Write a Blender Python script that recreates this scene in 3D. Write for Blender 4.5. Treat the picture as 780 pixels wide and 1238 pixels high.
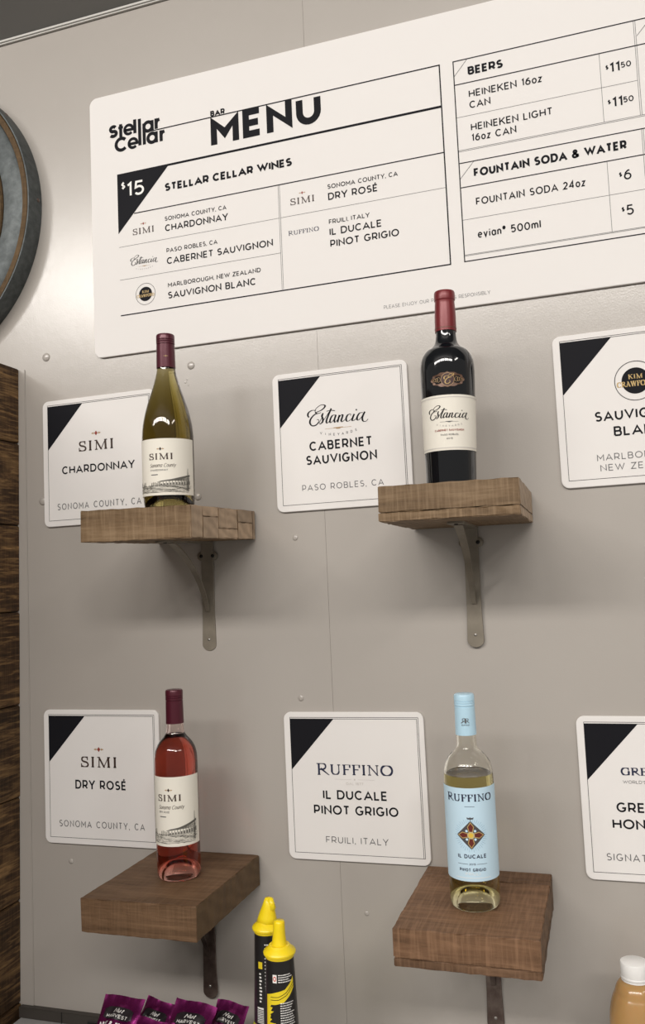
import bpy, bmesh, math, random
from math import pi, sin, cos, radians, atan2, hypot
from mathutils import Vector, Matrix, Euler
random.seed(7)
for o in list(bpy.data.objects): bpy.data.objects.remove(o)
C = bpy.context.scene.collection
sc = bpy.context.scene

# ------------------------------------------------------------------ camera
CAM = Vector((0.4601, -1.4203, -0.0473))
cy_, cp_, cr_ = radians(17.8405), radians(4.7625), radians(2.4985)
Rcam = Matrix.Rotation(cy_, 3, 'Z') @ Matrix.Rotation(cp_, 3, 'X') @ Matrix.Rotation(cr_, 3, 'Y')
cam_d = bpy.data.cameras.new('camera'); cam = bpy.data.objects.new('camera', cam_d); C.objects.link(cam)
mw = (Rcam @ Matrix.Rotation(pi/2, 3, 'X')).to_4x4(); mw.translation = CAM
cam.matrix_world = mw
cam_d.sensor_fit = 'VERTICAL'; cam_d.sensor_height = 24
cam_d.lens = 1031.9 * 24 / 1238
cam_d.clip_start = 0.02
sc.camera = cam
# ------------------------------------------------------------------ world, lights, exposure
w = bpy.data.worlds.new('world'); sc.world = w; w.use_nodes = True
w.node_tree.nodes['Background'].inputs[0].default_value = (1.0, 0.95, 0.88, 1)
w.node_tree.nodes['Background'].inputs[1].default_value = 0.34
sc.view_settings.view_transform = 'Standard'; sc.view_settings.look = 'None'
sc.view_settings.gamma = 1; sc.view_settings.exposure = 0.0
LIGHTS = [(-3.2, 1.2, 55), (-1.85, 1.2, 55), (-0.5, 1.2, 55), (0.85, 1.2, 55), (2.2, 1.2, 55)]
for lx, ll, lp in LIGHTS:
    l = bpy.data.lights.new('tube_light', 'AREA'); l.shape = 'RECTANGLE'; l.size = ll; l.size_y = 0.45
    l.energy = lp; l.color = (1.0, 0.955, 0.905)
    o = bpy.data.objects.new('tube_light', l); C.objects.link(o)
    o.location = (lx, -4.2, 2.30)
    o.rotation_euler = (radians(38), 0, 0)

for ly, lp in ((-2.3, 16), (-1.0, 16)):
    l = bpy.data.lights.new('side_tube_light', 'AREA'); l.shape = 'RECTANGLE'; l.size = .2; l.size_y = 1.15
    l.energy = lp; l.color = (1.0, 0.955, 0.905)
    o = bpy.data.objects.new('side_tube_light', l); C.objects.link(o)
    o.location = (2.9, ly, 1.90); o.rotation_euler = (0, radians(50), 0)

# ------------------------------------------------------------------ helpers
def link(name, me, mat=None, parent=None):
    o = bpy.data.objects.new(name, me); C.objects.link(o)
    if mat is not None:
        for m in (mat if isinstance(mat, (list, tuple)) else [mat]): me.materials.append(m)
    if parent: o.parent = parent
    return o
def thing(name, label, cat, loc=(0, 0, 0), rot=None, group=None):
    o = bpy.data.objects.new(name, None); C.objects.link(o); o.location = loc
    o.empty_display_size = 0.02
    if rot is not None: o.rotation_euler = rot
    return tag(o, label, cat, group)
def tag(o, label, cat, group=None):
    o['label'] = label; o['category'] = cat
    if group: o['group'] = group
    return o
def struct(o): o['kind'] = 'structure'; return o
def pydata(name, V, F, mat, parent=None, smooth=False):
    me = bpy.data.meshes.new(name); me.from_pydata(V, [], F); me.update()
    if smooth:
        for p in me.polygons: p.use_smooth = True
    return link(name, me, mat, parent)
def bmobj(name, bm, mat, parent=None, smooth=False):
    me = bpy.data.meshes.new(name); bm.to_mesh(me); bm.free()
    if smooth:
        for p in me.polygons: p.use_smooth = True
    return link(name, me, mat, parent)
def bx(bm, x0, x1, y0, y1, z0, z1, bev=0, seg=2):
    r = bmesh.ops.create_cube(bm, size=1)
    for v in r['verts']:
        v.co = Vector(((x0+x1)/2+v.co.x*(x1-x0), (y0+y1)/2+v.co.y*(y1-y0), (z0+z1)/2+v.co.z*(z1-z0)))
    if bev:
        es = list({e for v in r['verts'] for e in v.link_edges})
        bmesh.ops.bevel(bm, geom=es, offset=bev, segments=seg, affect='EDGES')
def box(name, x0, x1, y0, y1, z0, z1, mat, parent=None, bev=0):
    bm = bmesh.new(); bx(bm, x0, x1, y0, y1, z0, z1, bev); return bmobj(name, bm, mat, parent)
def lathe_bm(prof, seg=64, close=False):
    """prof: list of (r, z); r==0 collapses to a pole"""
    V, F, rings = [], [], []
    for r, z in prof:
        if r < 1e-7: rings.append([len(V)]); V.append((0, 0, z))
        else:
            rings.append(list(range(len(V), len(V)+seg)))
            for k in range(seg): a = 2*pi*k/seg; V.append((r*cos(a), r*sin(a), z))
    pairs = list(zip(rings, rings[1:]))
    if close: pairs.append((rings[-1], rings[0]))
    for A, B in pairs:
        for k in range(seg):
            k2 = (k+1) % seg
            if len(A) == 1 and len(B) == 1: continue
            if len(A) == 1: F.append((A[0], B[k2], B[k]))
            elif len(B) == 1: F.append((A[k], A[k2], B[0]))
            else: F.append((A[k], A[k2], B[k2], B[k]))
    return V, F
def lathe(name, prof, mat, parent=None, seg=64, smooth=True, close=False, sharp=35):
    V, F = lathe_bm(prof, seg, close)
    o = pydata(name, V, F, mat, parent, smooth)
    bm = bmesh.new(); bm.from_mesh(o.data); bmesh.ops.recalc_face_normals(bm, faces=bm.faces); 
    for e in bm.edges:
        if len(e.link_faces) == 2 and e.calc_face_angle(0) > radians(sharp): e.smooth = False
    bm.to_mesh(o.data); bm.free()
    return o
def smooth_prof(pts, n=6):
    """Catmull-Rom through (r, z) points"""
    out = []
    P = [pts[0]]+list(pts)+[pts[-1]]
    for i in range(1, len(P)-2):
        for k in range(n):
            t = k/n; p0, p1, p2, p3 = P[i-1], P[i], P[i+1], P[i+2]
            out.append(tuple(0.5*((2*p1[j])+(-p0[j]+p2[j])*t+(2*p0[j]-5*p1[j]+4*p2[j]-p3[j])*t*t+(-p0[j]+3*p1[j]-3*p2[j]+p3[j])*t**3) for j in (0, 1)))
    out.append(tuple(pts[-1]))
    return out

# ------------------------------------------------------------------ materials
def mat(name, col=(.5, .5, .5), rough=.5, metal=0, **k):
    m = bpy.data.materials.new(name); m.use_nodes = True
    b = m.node_tree.nodes['Principled BSDF']
    b.inputs['Base Color'].default_value = (*col, 1); b.inputs['Roughness'].default_value = rough
    b.inputs['Metallic'].default_value = metal
    for kk, v in k.items(): b.inputs[kk.replace('_', ' ')].default_value = v
    return m
class NT:
    def __init__(s, m): s.m = m; s.t = m.node_tree; s.n = s.t.nodes; s.b = s.n['Principled BSDF']
    def new(s, typ, **k):
        nd = s.n.new(typ)
        for a, v in k.items(): setattr(nd, a, v)
        return nd
    def l(s, a, b): s.t.links.new(a, b)
    def coords(s, scale=(1, 1, 1), kind='Object', loc=(0, 0, 0)):
        tc = s.new('ShaderNodeTexCoord'); mp = s.new('ShaderNodeMapping')
        mp.inputs['Scale'].default_value = scale; mp.inputs['Location'].default_value = loc
        s.l(tc.outputs[kind], mp.inputs[0]); return mp.outputs[0]
    def noise(s, vec, scale, detail=4, rough=.55, dist=0):
        nd = s.new('ShaderNodeTexNoise'); nd.inputs['Scale'].default_value = scale
        nd.inputs['Detail'].default_value = detail; nd.inputs['Roughness'].default_value = rough
        nd.inputs['Distortion'].default_value = dist; s.l(vec, nd.inputs['Vector']); return nd.outputs['Fac']
    def ramp(s, fac, stops):
        r = s.new('ShaderNodeValToRGB'); e = r.color_ramp.elements
        while len(e) < len(stops): e.new(.5)
        for i, (p, c) in enumerate(sorted(stops)):
            e[i].position = p; e[i].color = (*c, 1) if len(c) == 3 else c
        s.l(fac, r.inputs[0]); return r.outputs[0]
    def mix(s, fac, a, b, mode='MIX'):
        nd = s.new('ShaderNodeMix', data_type='RGBA', blend_type=mode)
        if isinstance(fac, (int, float)): nd.inputs[0].default_value = fac
        else: s.l(fac, nd.inputs[0])
        for i, v in ((6, a), (7, b)):
            if isinstance(v, tuple): nd.inputs[i].default_value = (*v, 1)
            else: s.l(v, nd.inputs[i])
        return nd.outputs[2]
    def math(s, op, a, b=0.0):
        nd = s.new('ShaderNodeMath', operation=op)
        for i, v in ((0, a), (1, b)):
            if isinstance(v, (int, float)): nd.inputs[i].default_value = v
            else: s.l(v, nd.inputs[i])
        return nd.outputs[0]
    def bump(s, h, strength=.3, dist=.001):
        nd = s.new('ShaderNodeBump'); nd.inputs['Strength'].default_value = strength
        nd.inputs['Distance'].default_value = dist; s.l(h, nd.inputs['Height']); s.l(nd.outputs[0], s.b.inputs['Normal'])
    def col(s, c): s.l(c, s.b.inputs['Base Color'])

def wall_paint(name, base, dark, rough=.235):
    m = mat(name, base, rough, Specular_IOR_Level=.85); n = NT(m)
    v = n.coords(kind='Object')
    a = n.noise(v, 2.3, 3)
    n.col(n.ramp(a, [(.3, dark), (.7, base)]))
    f = n.noise(v, 340, 3, .6); g = n.noise(v, 26, 3, .55); h = n.noise(n.coords((1, 1, .25)), 60, 3)
    hh = n.math('ADD', n.math('MULTIPLY', f, .35), n.math('ADD', n.math('MULTIPLY', g, .45), n.math('MULTIPLY', h, .3)))
    n.bump(hh, .35, .001)
    return m
M = {}
M['wall'] = wall_paint('wall_paint', (.432, .400, .366), (.408, .376, .343))
M['ceiling'] = mat('ceiling_paint', (.22, .215, .205), .6)
M['caulk'] = mat('caulk', (.55, .54, .51), .5)
M['board'] = mat('sign_board', (.79, .765, .745), .75, Specular_IOR_Level=.2)
M['ink'] = mat('black_ink', (.013, .013, .016), .5)
for kk in ('ink',): M[kk].node_tree.nodes['Principled BSDF'].inputs['Specular IOR Level'].default_value = .05
M['inkgrey'] = mat('grey_ink', (.10, .10, .105), .5)
M['inkpale'] = mat('pale_ink', (.36, .35, .34), .5)
M['inkfaint'] = mat('faint_ink', (.60, .57, .54), .5)
M['inkgold'] = mat('gold_ink', (.50, .34, .12), .45)
M['inktan'] = mat('tan_ink', (.42, .27, .13), .5)
M['inkred'] = mat('red_ink', (.28, .045, .03), .5)
M['inkbrown'] = mat('brown_ink', (.045, .022, .015), .5)
M['inknavy'] = mat('navy_ink', (.012, .016, .05), .5)
M['white'] = mat('white_ink', (.82, .81, .78), .5)
M['label'] = mat('label_paper', (.80, .765, .68), .65, Specular_IOR_Level=.3)
M['bluelabel'] = mat('blue_label_paper', (.54, .72, .84), .6, Specular_IOR_Level=.3)
M['bluecap'] = mat('blue_cap', (.46, .67, .80), .3)
M['labelart'] = mat('engraving_ink', (.11, .105, .09), .6)
M['maroon'] = mat('maroon_cap', (.085, .012, .024), .3, .25)
M['burg'] = mat('burgundy_capsule', (.17, .016, .02), .33, .15)
M['emblem'] = mat('bronze_emblem', (.13, .07, .045), .4, .3)
M['emblemdark'] = mat('emblem_dark', (.045, .012, .01), .4)
M['purple'] = mat('purple_foil', (.22, .02, .135), .25, .8)
M['patch'] = mat('black_patch', (.012, .008, .011), .45)
M['yellow'] = mat('yellow_plastic', (.93, .68, .012), .35, Subsurface_Weight=.1)
M['blacklabel'] = mat('black_shrink_label', (.013, .012, .012), .3)
M['yellowink'] = mat('yellow_ink', (.80, .62, .02), .35)
M['mixer'] = mat('mixer_plastic', (.50, .48, .05), .2, Subsurface_Weight=.25)
M['juice'] = mat('juice_plastic', (.42, .245, .095), .17, Subsurface_Weight=.2)
M['whitecap'] = mat('white_cap', (.80, .79, .77), .4)
M['tray'] = mat('black_tray', (.012, .012, .012), .4)
M['darktrim'] = mat('dark_trim', (.05, .043, .037), .5)
M['counter'] = mat('counter_top', (.36, .355, .35), .35)
M['hole'] = mat('dark_hole', (.01, .009, .008), .7)
M['bolt'] = mat('zinc_screw', (.45, .43, .40), .35, .8)
M['redtag'] = mat('red_ink_emblem', (.6, .06, .03), .4)
M['floor'] = mat('floor_vinyl', (.16, .15, .14), .5)

def steel(name, c1, c2, rough, metal):
    m = mat(name, c1, rough, metal); n = NT(m); v = n.coords()
    n.col(n.ramp(n.noise(v, 35, 5, .6), [(.3, c1), (.7, c2)])); n.bump(n.noise(v, 120, 3), .2, .0005); return m
M['steel'] = steel('painted_steel', (.19, .165, .13), (.25, .22, .175), .4, .1)
M['rust'] = steel('rusty_steel', (.06, .035, .03), (.20, .155, .13), .32, .5)

def galvanized():
    m = mat('galvanized_metal', (0.124, 0.136, 0.143), .5, .55); n = NT(m)
    v = n.coords((1, 1, 1)); a = n.noise(v, 14, 6, .65, .4); b = n.noise(v, 70, 4, .6)
    c = n.mix(.5, n.ramp(a, [(.3, (0.053, 0.061, 0.062)), (.55, (0.093, 0.105, 0.108)), (.75, (0.155, 0.171, 0.174))]), n.ramp(b, [(.35, (0.050, 0.056, 0.056)), (.7, (0.136, 0.149, 0.149))]))
    n.col(c); n.bump(a, .15, .002); return m
M['galv'] = galvanized()

def wood(name, dark, mid, light, end=None, scale=1.0, axis='x', rough=.62, saw=.8, contrast=.0):
    m = mat(name, mid, rough, Specular_IOR_Level=.25); n = NT(m)
    oi = n.new('ShaderNodeObjectInfo')
    tc = n.new('ShaderNodeTexCoord'); ad = n.new('ShaderNodeVectorMath', operation='ADD')
    sc_ = n.new('ShaderNodeVectorMath', operation='SCALE'); cmb = n.new('ShaderNodeCombineXYZ')
    for i in range(3): n.l(oi.outputs['Random'], cmb.inputs[i])
    n.l(cmb.outputs[0], sc_.inputs[0]); sc_.inputs['Scale'].default_value = 7.3
    n.l(tc.outputs['Object'], ad.inputs[0]); n.l(sc_.outputs[0], ad.inputs[1])
    def mp(s):
        q = n.new('ShaderNodeMapping'); q.inputs['Scale'].default_value = s; n.l(ad.outputs[0], q.inputs[0]); return q.outputs[0]
    long_ = {'x': (9, 105, 105), 'y': (105, 9, 105)}[axis]; cross = {'x': (260, 14, 14), 'y': (14, 260, 14)}[axis]
    g = n.noise(mp(long_), 1.0*scale, 6, .65, .6)
    big = n.noise(mp({'x': (5, 14, 14), 'y': (14, 5, 14)}[axis]), 1*scale, 4, .55, .8)
    sw = n.noise(mp(cross), 1, 3, .6)
    c = n.ramp(g, [(.28-contrast, dark), (.5, mid), (.74, light)])
    c = n.mix(.4, c, n.ramp(big, [(.3, dark), (.55, mid), (.75, light)]))
    c = n.mix(n.math('MULTIPLY', n.ramp(sw, [(.45, (0, 0, 0)), (.7, (1, 1, 1))]), saw*.6), c, light)
    rv = n.ramp(oi.outputs['Random'], [(0, (.8, .8, .8)), (1, (1.15, 1.12, 1.08))])
    c = n.mix(1, c, rv, 'MULTIPLY')
    if end:
        geo = n.new('ShaderNodeNewGeometry'); vt = n.new('ShaderNodeVectorTransform', vector_type='NORMAL', convert_from='WORLD', convert_to='OBJECT')
        n.l(geo.outputs['True Normal'], vt.inputs[0]); sp = n.new('ShaderNodeSeparateXYZ'); n.l(vt.outputs[0], sp.inputs[0])
        ab = n.math('ABSOLUTE', sp.outputs[0]); st = n.math('GREATER_THAN', ab, .7)
        wv = n.new('ShaderNodeTexWave', wave_type='RINGS', rings_direction='X'); wv.inputs['Scale'].default_value = 11
        wv.inputs['Distortion'].default_value = 9; wv.inputs['Detail'].default_value = 3
        n.l(mp((1, 1, 1.6)), wv.inputs['Vector'])
        e = n.ramp(wv.outputs['Fac'], [(0, tuple(x*.72 for x in end)), (1, tuple(min(1, x*1.12) for x in end))])
        e = n.mix(.5, e, n.ramp(n.noise(mp((60, 60, 60)), 1, 4), [(.3, tuple(x*.7 for x in end)), (.7, tuple(x*1.1 for x in end))]))
        c = n.mix(st, c, n.mix(1, e, rv, 'MULTIPLY'))
    n.col(c)
    n.bump(n.math('ADD', n.math('MULTIPLY', g, .6), n.math('MULTIPLY', sw, saw)), .8, .0016)
    return m
M['woodA'] = wood('sawn_board_upper', (.07, .043, .022), (.185, .120, .066), (.33, .235, .145), end=(.43, .32, .225))
M['woodB'] = wood('sawn_board_lower', (.055, .031, .016), (.125, .073, .040), (.22, .135, .078), end=(.12, .076, .040), saw=.35)
M['woodC'] = wood('sawn_board_lower_light', (.065, .036, .020), (.16, .089, .050), (.28, .165, .098), end=(.14, .083, .046))
M['plank'] = wood('weathered_plank', (.015, .008, .004), (.06, .031, .014), (.50, .30, .125), axis='y', scale=1.4, saw=.12, contrast=-.08)
M['ring'] = wood('ring_wood', (.045, .026, .012), (.10, .06, .026), (.16, .10, .045), axis='x')

def glass(name, col, density, rough=.02, ior=1.45):
    m = mat(name, (1, 1, 1), rough, 0, Transmission_Weight=1.0, IOR=ior)
    n = NT(m); va = n.new('ShaderNodeVolumeAbsorption'); va.inputs['Color'].default_value = (*col, 1)
    va.inputs['Density'].default_value = density
    n.l(va.outputs[0], n.n['Material Output'].inputs['Volume']); return m
M['g_chard'] = glass('olive_wine_glass', (.58, .50, .04), 56)
M['g_rose'] = glass('rose_wine_glass', (.81, .26, .12), 50)
M['g_ruf'] = glass('pale_wine_glass', (.74, .68, .26), 34)
M['g_cab'] = mat('black_red_wine_glass', (.004, .005, .007), .06, 0, Specular_IOR_Level=.6)

# ------------------------------------------------------------------ ink: flat stroke lettering and artwork
class Ink:
    def __init__(s, tf): s.V = []; s.F = []; s.tf = tf; s.curved = getattr(tf, 'curved', False); s.n = 0
    def quad(s, pts):
        b = len(s.V); s.V += [s.tf(*p) for p in pts]
        if not s.curved and abs(s.V[b][1]) < .008: s.V[b:] = [(x, y-2e-5*(s.n % 6), z) for x, y, z in s.V[b:]]
        s.F.append(tuple(range(b, b+len(pts))))
    def line(s, pts, w, clamp=None, ext=0, maxlen=None, taper=None):
        s.n += 1; p = []
        for q in pts:
            if not p or hypot(q[0]-p[-1][0], q[1]-p[-1][1]) > 1e-7: p.append(tuple(q))
        if len(p) < 2: return
        if ext and len(p) > 1:
            for (i, j) in ((0, 1), (-1, -2)):
                dx, dy = p[i][0]-p[j][0], p[i][1]-p[j][1]; L = hypot(dx, dy) or 1
                p[i] = (p[i][0]+dx/L*ext, p[i][1]+dy/L*ext)
        closed = len(p) > 3 and hypot(p[0][0]-p[-1][0], p[0][1]-p[-1][1]) < 1e-9
        if closed: p = p[:-1]
        n = len(p); L_, R_ = [], []
        for i in range(n):
            a = p[i-1] if (i > 0 or closed) else None
            c = p[(i+1) % n] if (i < n-1 or closed) else None
            b = p[i]
            def un(q, r):
                d = (r[0]-q[0], r[1]-q[1]); l = hypot(*d) or 1e-9; return (-d[1]/l, d[0]/l)
            n1 = un(a, b) if a else None; n2 = un(b, c) if c else None
            if n1 and n2:
                m = (n1[0]+n2[0], n1[1]+n2[1]); ml = hypot(*m)
                if ml < .35: m = n2; k = 1
                else: m = (m[0]/ml, m[1]/ml); k = 1/max(.33, m[0]*n2[0]+m[1]*n2[1])
            else: m = n1 or n2; k = 1
            h = w/2*k
            if taper: h = w/2*taper[min(i, len(taper)-1)]
            L_.append((b[0]+m[0]*h, b[1]+m[1]*h)); R_.append((b[0]-m[0]*h, b[1]-m[1]*h))
        if clamp:
            cl = lambda q: (q[0], min(max(q[1], clamp[0]), clamp[1]))
            L_ = [cl(q) for q in L_]; R_ = [cl(q) for q in R_]
        rng = range(n if closed else n-1)
        for i in rng:
            j = (i+1) % n
            if s.curved: maxlen = maxlen or .003
            if maxlen:
                d = hypot(p[j][0]-p[i][0], p[j][1]-p[i][1]); k = max(1, int(d/maxlen)+1)
            else: k = 1
            lp = lambda A, B, t: (A[0]+(B[0]-A[0])*t, A[1]+(B[1]-A[1])*t)
            for q in range(k):
                t0, t1 = q/k, (q+1)/k
                s.quad([lp(L_[i], L_[j], t0), lp(L_[i], L_[j], t1), lp(R_[i], R_[j], t1), lp(R_[i], R_[j], t0)])
    def fill(s, pts, lim=.0025):
        n = len(pts); c = (sum(p[0] for p in pts)/n, sum(p[1] for p in pts)/n)
        def tri(a, b, d, k=0):
            L = sorted([(hypot(a[0]-b[0], a[1]-b[1]), 0), (hypot(b[0]-d[0], b[1]-d[1]), 1), (hypot(d[0]-a[0], d[1]-a[1]), 2)])[-1]
            if L[0] < lim or k > 9: s.quad([a, b, d]); return
            if L[1] == 1: a, b, d = b, d, a
            elif L[1] == 2: a, b, d = d, a, b
            m = ((a[0]+b[0])/2, (a[1]+b[1])/2); tri(a, m, d, k+1); tri(m, b, d, k+1)
        for i in range(n): tri(c, pts[i], pts[(i+1) % n])
    def poly(s, pts): (s.fill if s.curved else s.quad)(pts)
    def rect(s, x0, y0, x1, y1, maxlen=None):
        if s.curved: maxlen = .003
        k = max(1, int(abs(x1-x0)/maxlen)+1) if maxlen else 1
        for i in range(k):
            a, b = x0+(x1-x0)*i/k, x0+(x1-x0)*(i+1)/k
            s.quad([(a, y0), (b, y0), (b, y1), (a, y1)])
    def disc(s, cx, cy, r, n=28, ry=None):
        ry = ry or r; s.poly([(cx+r*cos(2*pi*i/n), cy+ry*sin(2*pi*i/n)) for i in range(n)])
    def ring(s, cx, cy, r, w, n=40, ry=None):
        ry = ry or r; s.line([(cx+r*cos(2*pi*i/n), cy+ry*sin(2*pi*i/n)) for i in range(n+1)][:-1]+[(cx+r, cy)], w)
    def build(s, name, m, parent):
        o = pydata(name, s.V, s.F, m, parent)
        return o

def AR(cx, cy, rx, ry, a0, a1, n=None):
    n = n or max(4, int(abs(a1-a0)/14)); return [(cx+rx*cos(radians(a0+(a1-a0)*i/n)), cy+ry*sin(radians(a0+(a1-a0)*i/n))) for i in range(n+1)]
# sans capitals: (width, extend-and-clamp, [polylines in a unit box])
O_ = AR(.5, .5, .5, .5, 90, 450, 32)
SANS = {
 'A': (.90, 1, [[(0, 0), (.5, 1), (1, 0)], [(.2, .27), (.8, .27)]]),
 'B': (.70, 0, [[(0, 0), (0, 1), (.62, 1)]+AR(.62, .765, .3, .235, 90, -90)+[(0, .53)], [(0, .53), (.66, .53)]+AR(.68, .265, .32, .265, 90, -90)+[(0, 0)]]),
 'C': (.84, 0, [AR(.54, .5, .54, .5, 45, 315, 26)]),
 'D': (.82, 0, [[(0, 0), (0, 1), (.45, 1)]+AR(.45, .5, .55, .5, 90, -90, 18)+[(.45, 0), (0, 0)], [(0, 0), (0, .3)]]),
 'E': (.64, 0, [[(1, 1), (0, 1), (0, 0), (1, 0)], [(0, .5), (.9, .5)]]),
 'F': (.62, 0, [[(1, 1), (0, 1), (0, 0)], [(0, .47), (.88, .47)]]),
 'G': (.90, 0, [AR(.52, .5, .52, .5, 48, 318, 26)+[(.96, .42), (.58, .42)]]),
 'H': (.78, 0, [[(0, 0), (0, 1)], [(1, 0), (1, 1)], [(0, .5), (1, .5)]]),
 'I': (0, 0, [[(.5, 0), (.5, 1)]]),
 'J': (.56, 0, [[(1, 1), (1, .3)]+AR(.5, .3, .5, .3, 0, -150)]),
 'K': (.76, 1, [[(0, 0), (0, 1)], [(.95, 1), (0, .36)], [(.36, .6), (1, 0)]]),
 'L': (.60, 0, [[(0, 1), (0, 0), (1, 0)]]),
 'M': (.92, 1, [[(0, 0), (0, 1), (.5, .3), (1, 1), (1, 0)]]),
 'N': (.80, 1, [[(0, 0), (0, 1), (1, 0), (1, 1)]]),
 'O': (.98, 0, [O_]),
 'P': (.68, 0, [[(0, 0), (0, 1), (.55, 1)]+AR(.6, .67, .4, .33, 90, -90)+[(.55, .34), (0, .34)]]),
 'R': (.72, 0, [[(0, 0), (0, 1), (.55, 1)]+AR(.58, .68, .38, .32, 90, -90)+[(.55, .36), (0, .36)], [(.52, .36), (1, -.02)]]),
 'S': (.68, 0, [AR(.5, .745, .44, .255, 38, 255, 14)+AR(.5, .255, .5, .255, 80, -145, 14)]),
 'T': (.70, 0, [[(0, 1), (1, 1)], [(.5, 1), (.5, 0)]]),
 'U': (.76, 0, [[(0, 1), (0, .42)]+AR(.5, .42, .5, .42, 180, 360, 12)+[(1, .42), (1, 1)]]),
 'V': (.86, 1, [[(0, 1), (.5, 0), (1, 1)]]),
 'W': (1.24, 1, [[(0, 1), (.27, 0), (.5, .95), (.73, 0), (1, 1)]]),
 'X': (.80, 1, [[(0, 0), (1, 1)], [(0, 1), (1, 0)]]),
 'Y': (.80, 1, [[(0, 1), (.5, .42), (1, 1)], [(.5, .45), (.5, 0)]]),
 'Z': (.72, 0, [[(0, 1), (1, 1), (0, 0), (1, 0)]]),
 '0': (.76, 0, [O_]), '1': (.34, 0, [[(0, .84), (.9, 1), (.9, 0)]]),
 '2': (.64, 0, [AR(.5, .7, .48, .3, 160, -30)+[(0, 0), (1, 0)]]),
 '3': (.62, 0, [AR(.48, .75, .44, .25, 150, -90)+AR(.48, .25, .5, .25, 90, -150)]),
 '4': (.72, 0, [[(.75, 0), (.75, 1), (0, .26), (1, .26)]]),
 '5': (.66, 0, [[(.92, 1), (.14, 1), (.06, .55)]+AR(.46, .31, .52, .31, 120, -145)]),
 '6': (.68, 0, [AR(.5, .31, .5, .31, 0, 360, 20), [(.85, .97), (.55, .95), (.2, .75), (.02, .4), (0, .31)]]),
 '7': (.64, 0, [[(0, 1), (1, 1), (.35, 0)]]), '8': (.66, 0, [AR(.5, .75, .42, .25, 0, 360, 16), AR(.5, .25, .5, .25, 0, 360, 16)]),
 '9': (.68, 0, [AR(.5, .69, .5, .31, 0, 360, 20), [(.15, .03), (.45, .05), (.8, .25), (.98, .6), (1, .69)]]),
 '&': (.84, 0, [[(1, 0), (.25, .68)]+AR(.42, .82, .24, .18, 200, -20)+[(.6, .68), (.12, .42)]+AR(.38, .24, .38, .24, 140, 300)+[(.75, .12), (.95, .45)]]),
 '$': (.62, 0, [AR(.5, .70, .42, .2, 38, 255, 12)+AR(.5, .30, .48, .2, 80, -145, 12), [(.5, -.1), (.5, 1.1)]]),
 ',': (.10, 0, [[(.6, .08), (.3, -.16)]]), '.': (.10, 0, [[(.5, 0), (.5, .1)]]), "'": (.10, 0, [[(.6, 1), (.4, .75)]]),
 '\u00c9': (.64, 0, [[(1, 1), (0, 1), (0, 0), (1, 0)], [(0, .5), (.9, .5)], [(.4, 1.18), (.7, 1.36)]]),
 '\u00ae': (.42, 0, [AR(.5, .86, .5, .2, 0, 360, 14), [(.4, .78), (.4, .94), (.6, .94), (.6, .86), (.4, .86)]]),
 # lower case
 'a': (.60, 0, [AR(.5, .36, .5, .36, 0, 360, 20), [(1, .74), (1, 0)]]),
 'e': (.60, 0, [[(.02, .37), (1, .37)]+AR(.5, .36, .5, .36, 0, 312, 18)]),
 'c': (.54, 0, [AR(.54, .36, .54, .36, 45, 315, 16)]),
 'o': (.62, 0, [AR(.5, .36, .5, .36, 90, 450, 22)]),
 'v': (.58, 0, [[(0, .73), (.5, 0), (1, .73)]]), 'i': (0, 0, [[(.5, 0), (.5, .72)], [(.5, .9), (.5, 1.02)]]),
 'l': (0, 0, [[(.5, 0), (.5, 1.03)]]), 'n': (.54, 0, [[(0, 0), (0, .72)], [(0, .4)]+AR(.5, .4, .5, .32, 180, 0)+[(1, 0)]]),
 'm': (.88, 0, [[(0, 0), (0, .72)], [(0, .4)]+AR(.25, .42, .25, .3, 180, 0)+[(.5, 0)], [(.5, .4)]+AR(.75, .42, .25, .3, 180, 0)+[(1, 0)]]),
 'u': (.54, 0, [[(0, .72), (0, .32)]+AR(.5, .32, .5, .32, 180, 360)+[(1, .72)], [(1, .72), (1, 0)]]),
 'r': (.36, 0, [[(0, 0), (0, .72)], [(0, .4), (.3, .66), (1, .71)]]),
 't': (.36, 0, [[(.4, .95), (.4, .12), (1, .02)], [(0, .7), (1, .7)]]), 'y': (.58, 0, [[(0, .73), (.5, 0)], [(1, .73), (.3, -.28)]]),
 'z': (.52, 0, [[(0, .71), (1, .71), (0, 0), (1, 0)]]), 's': (.46, 0, [AR(.5, .53, .42, .19, 38, 255, 10)+AR(.5, .18, .5, .18, 80, -145, 10)]),
 'p': (.60, 0, [AR(.5, .36, .5, .36, 0, 360, 20), [(0, .74), (0, -.3)]]),
}
def gl_width(ch, wt): return .34 if ch == ' ' else SANS[ch][0]+(wt if SANS[ch][0] == 0 else 0)
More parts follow.
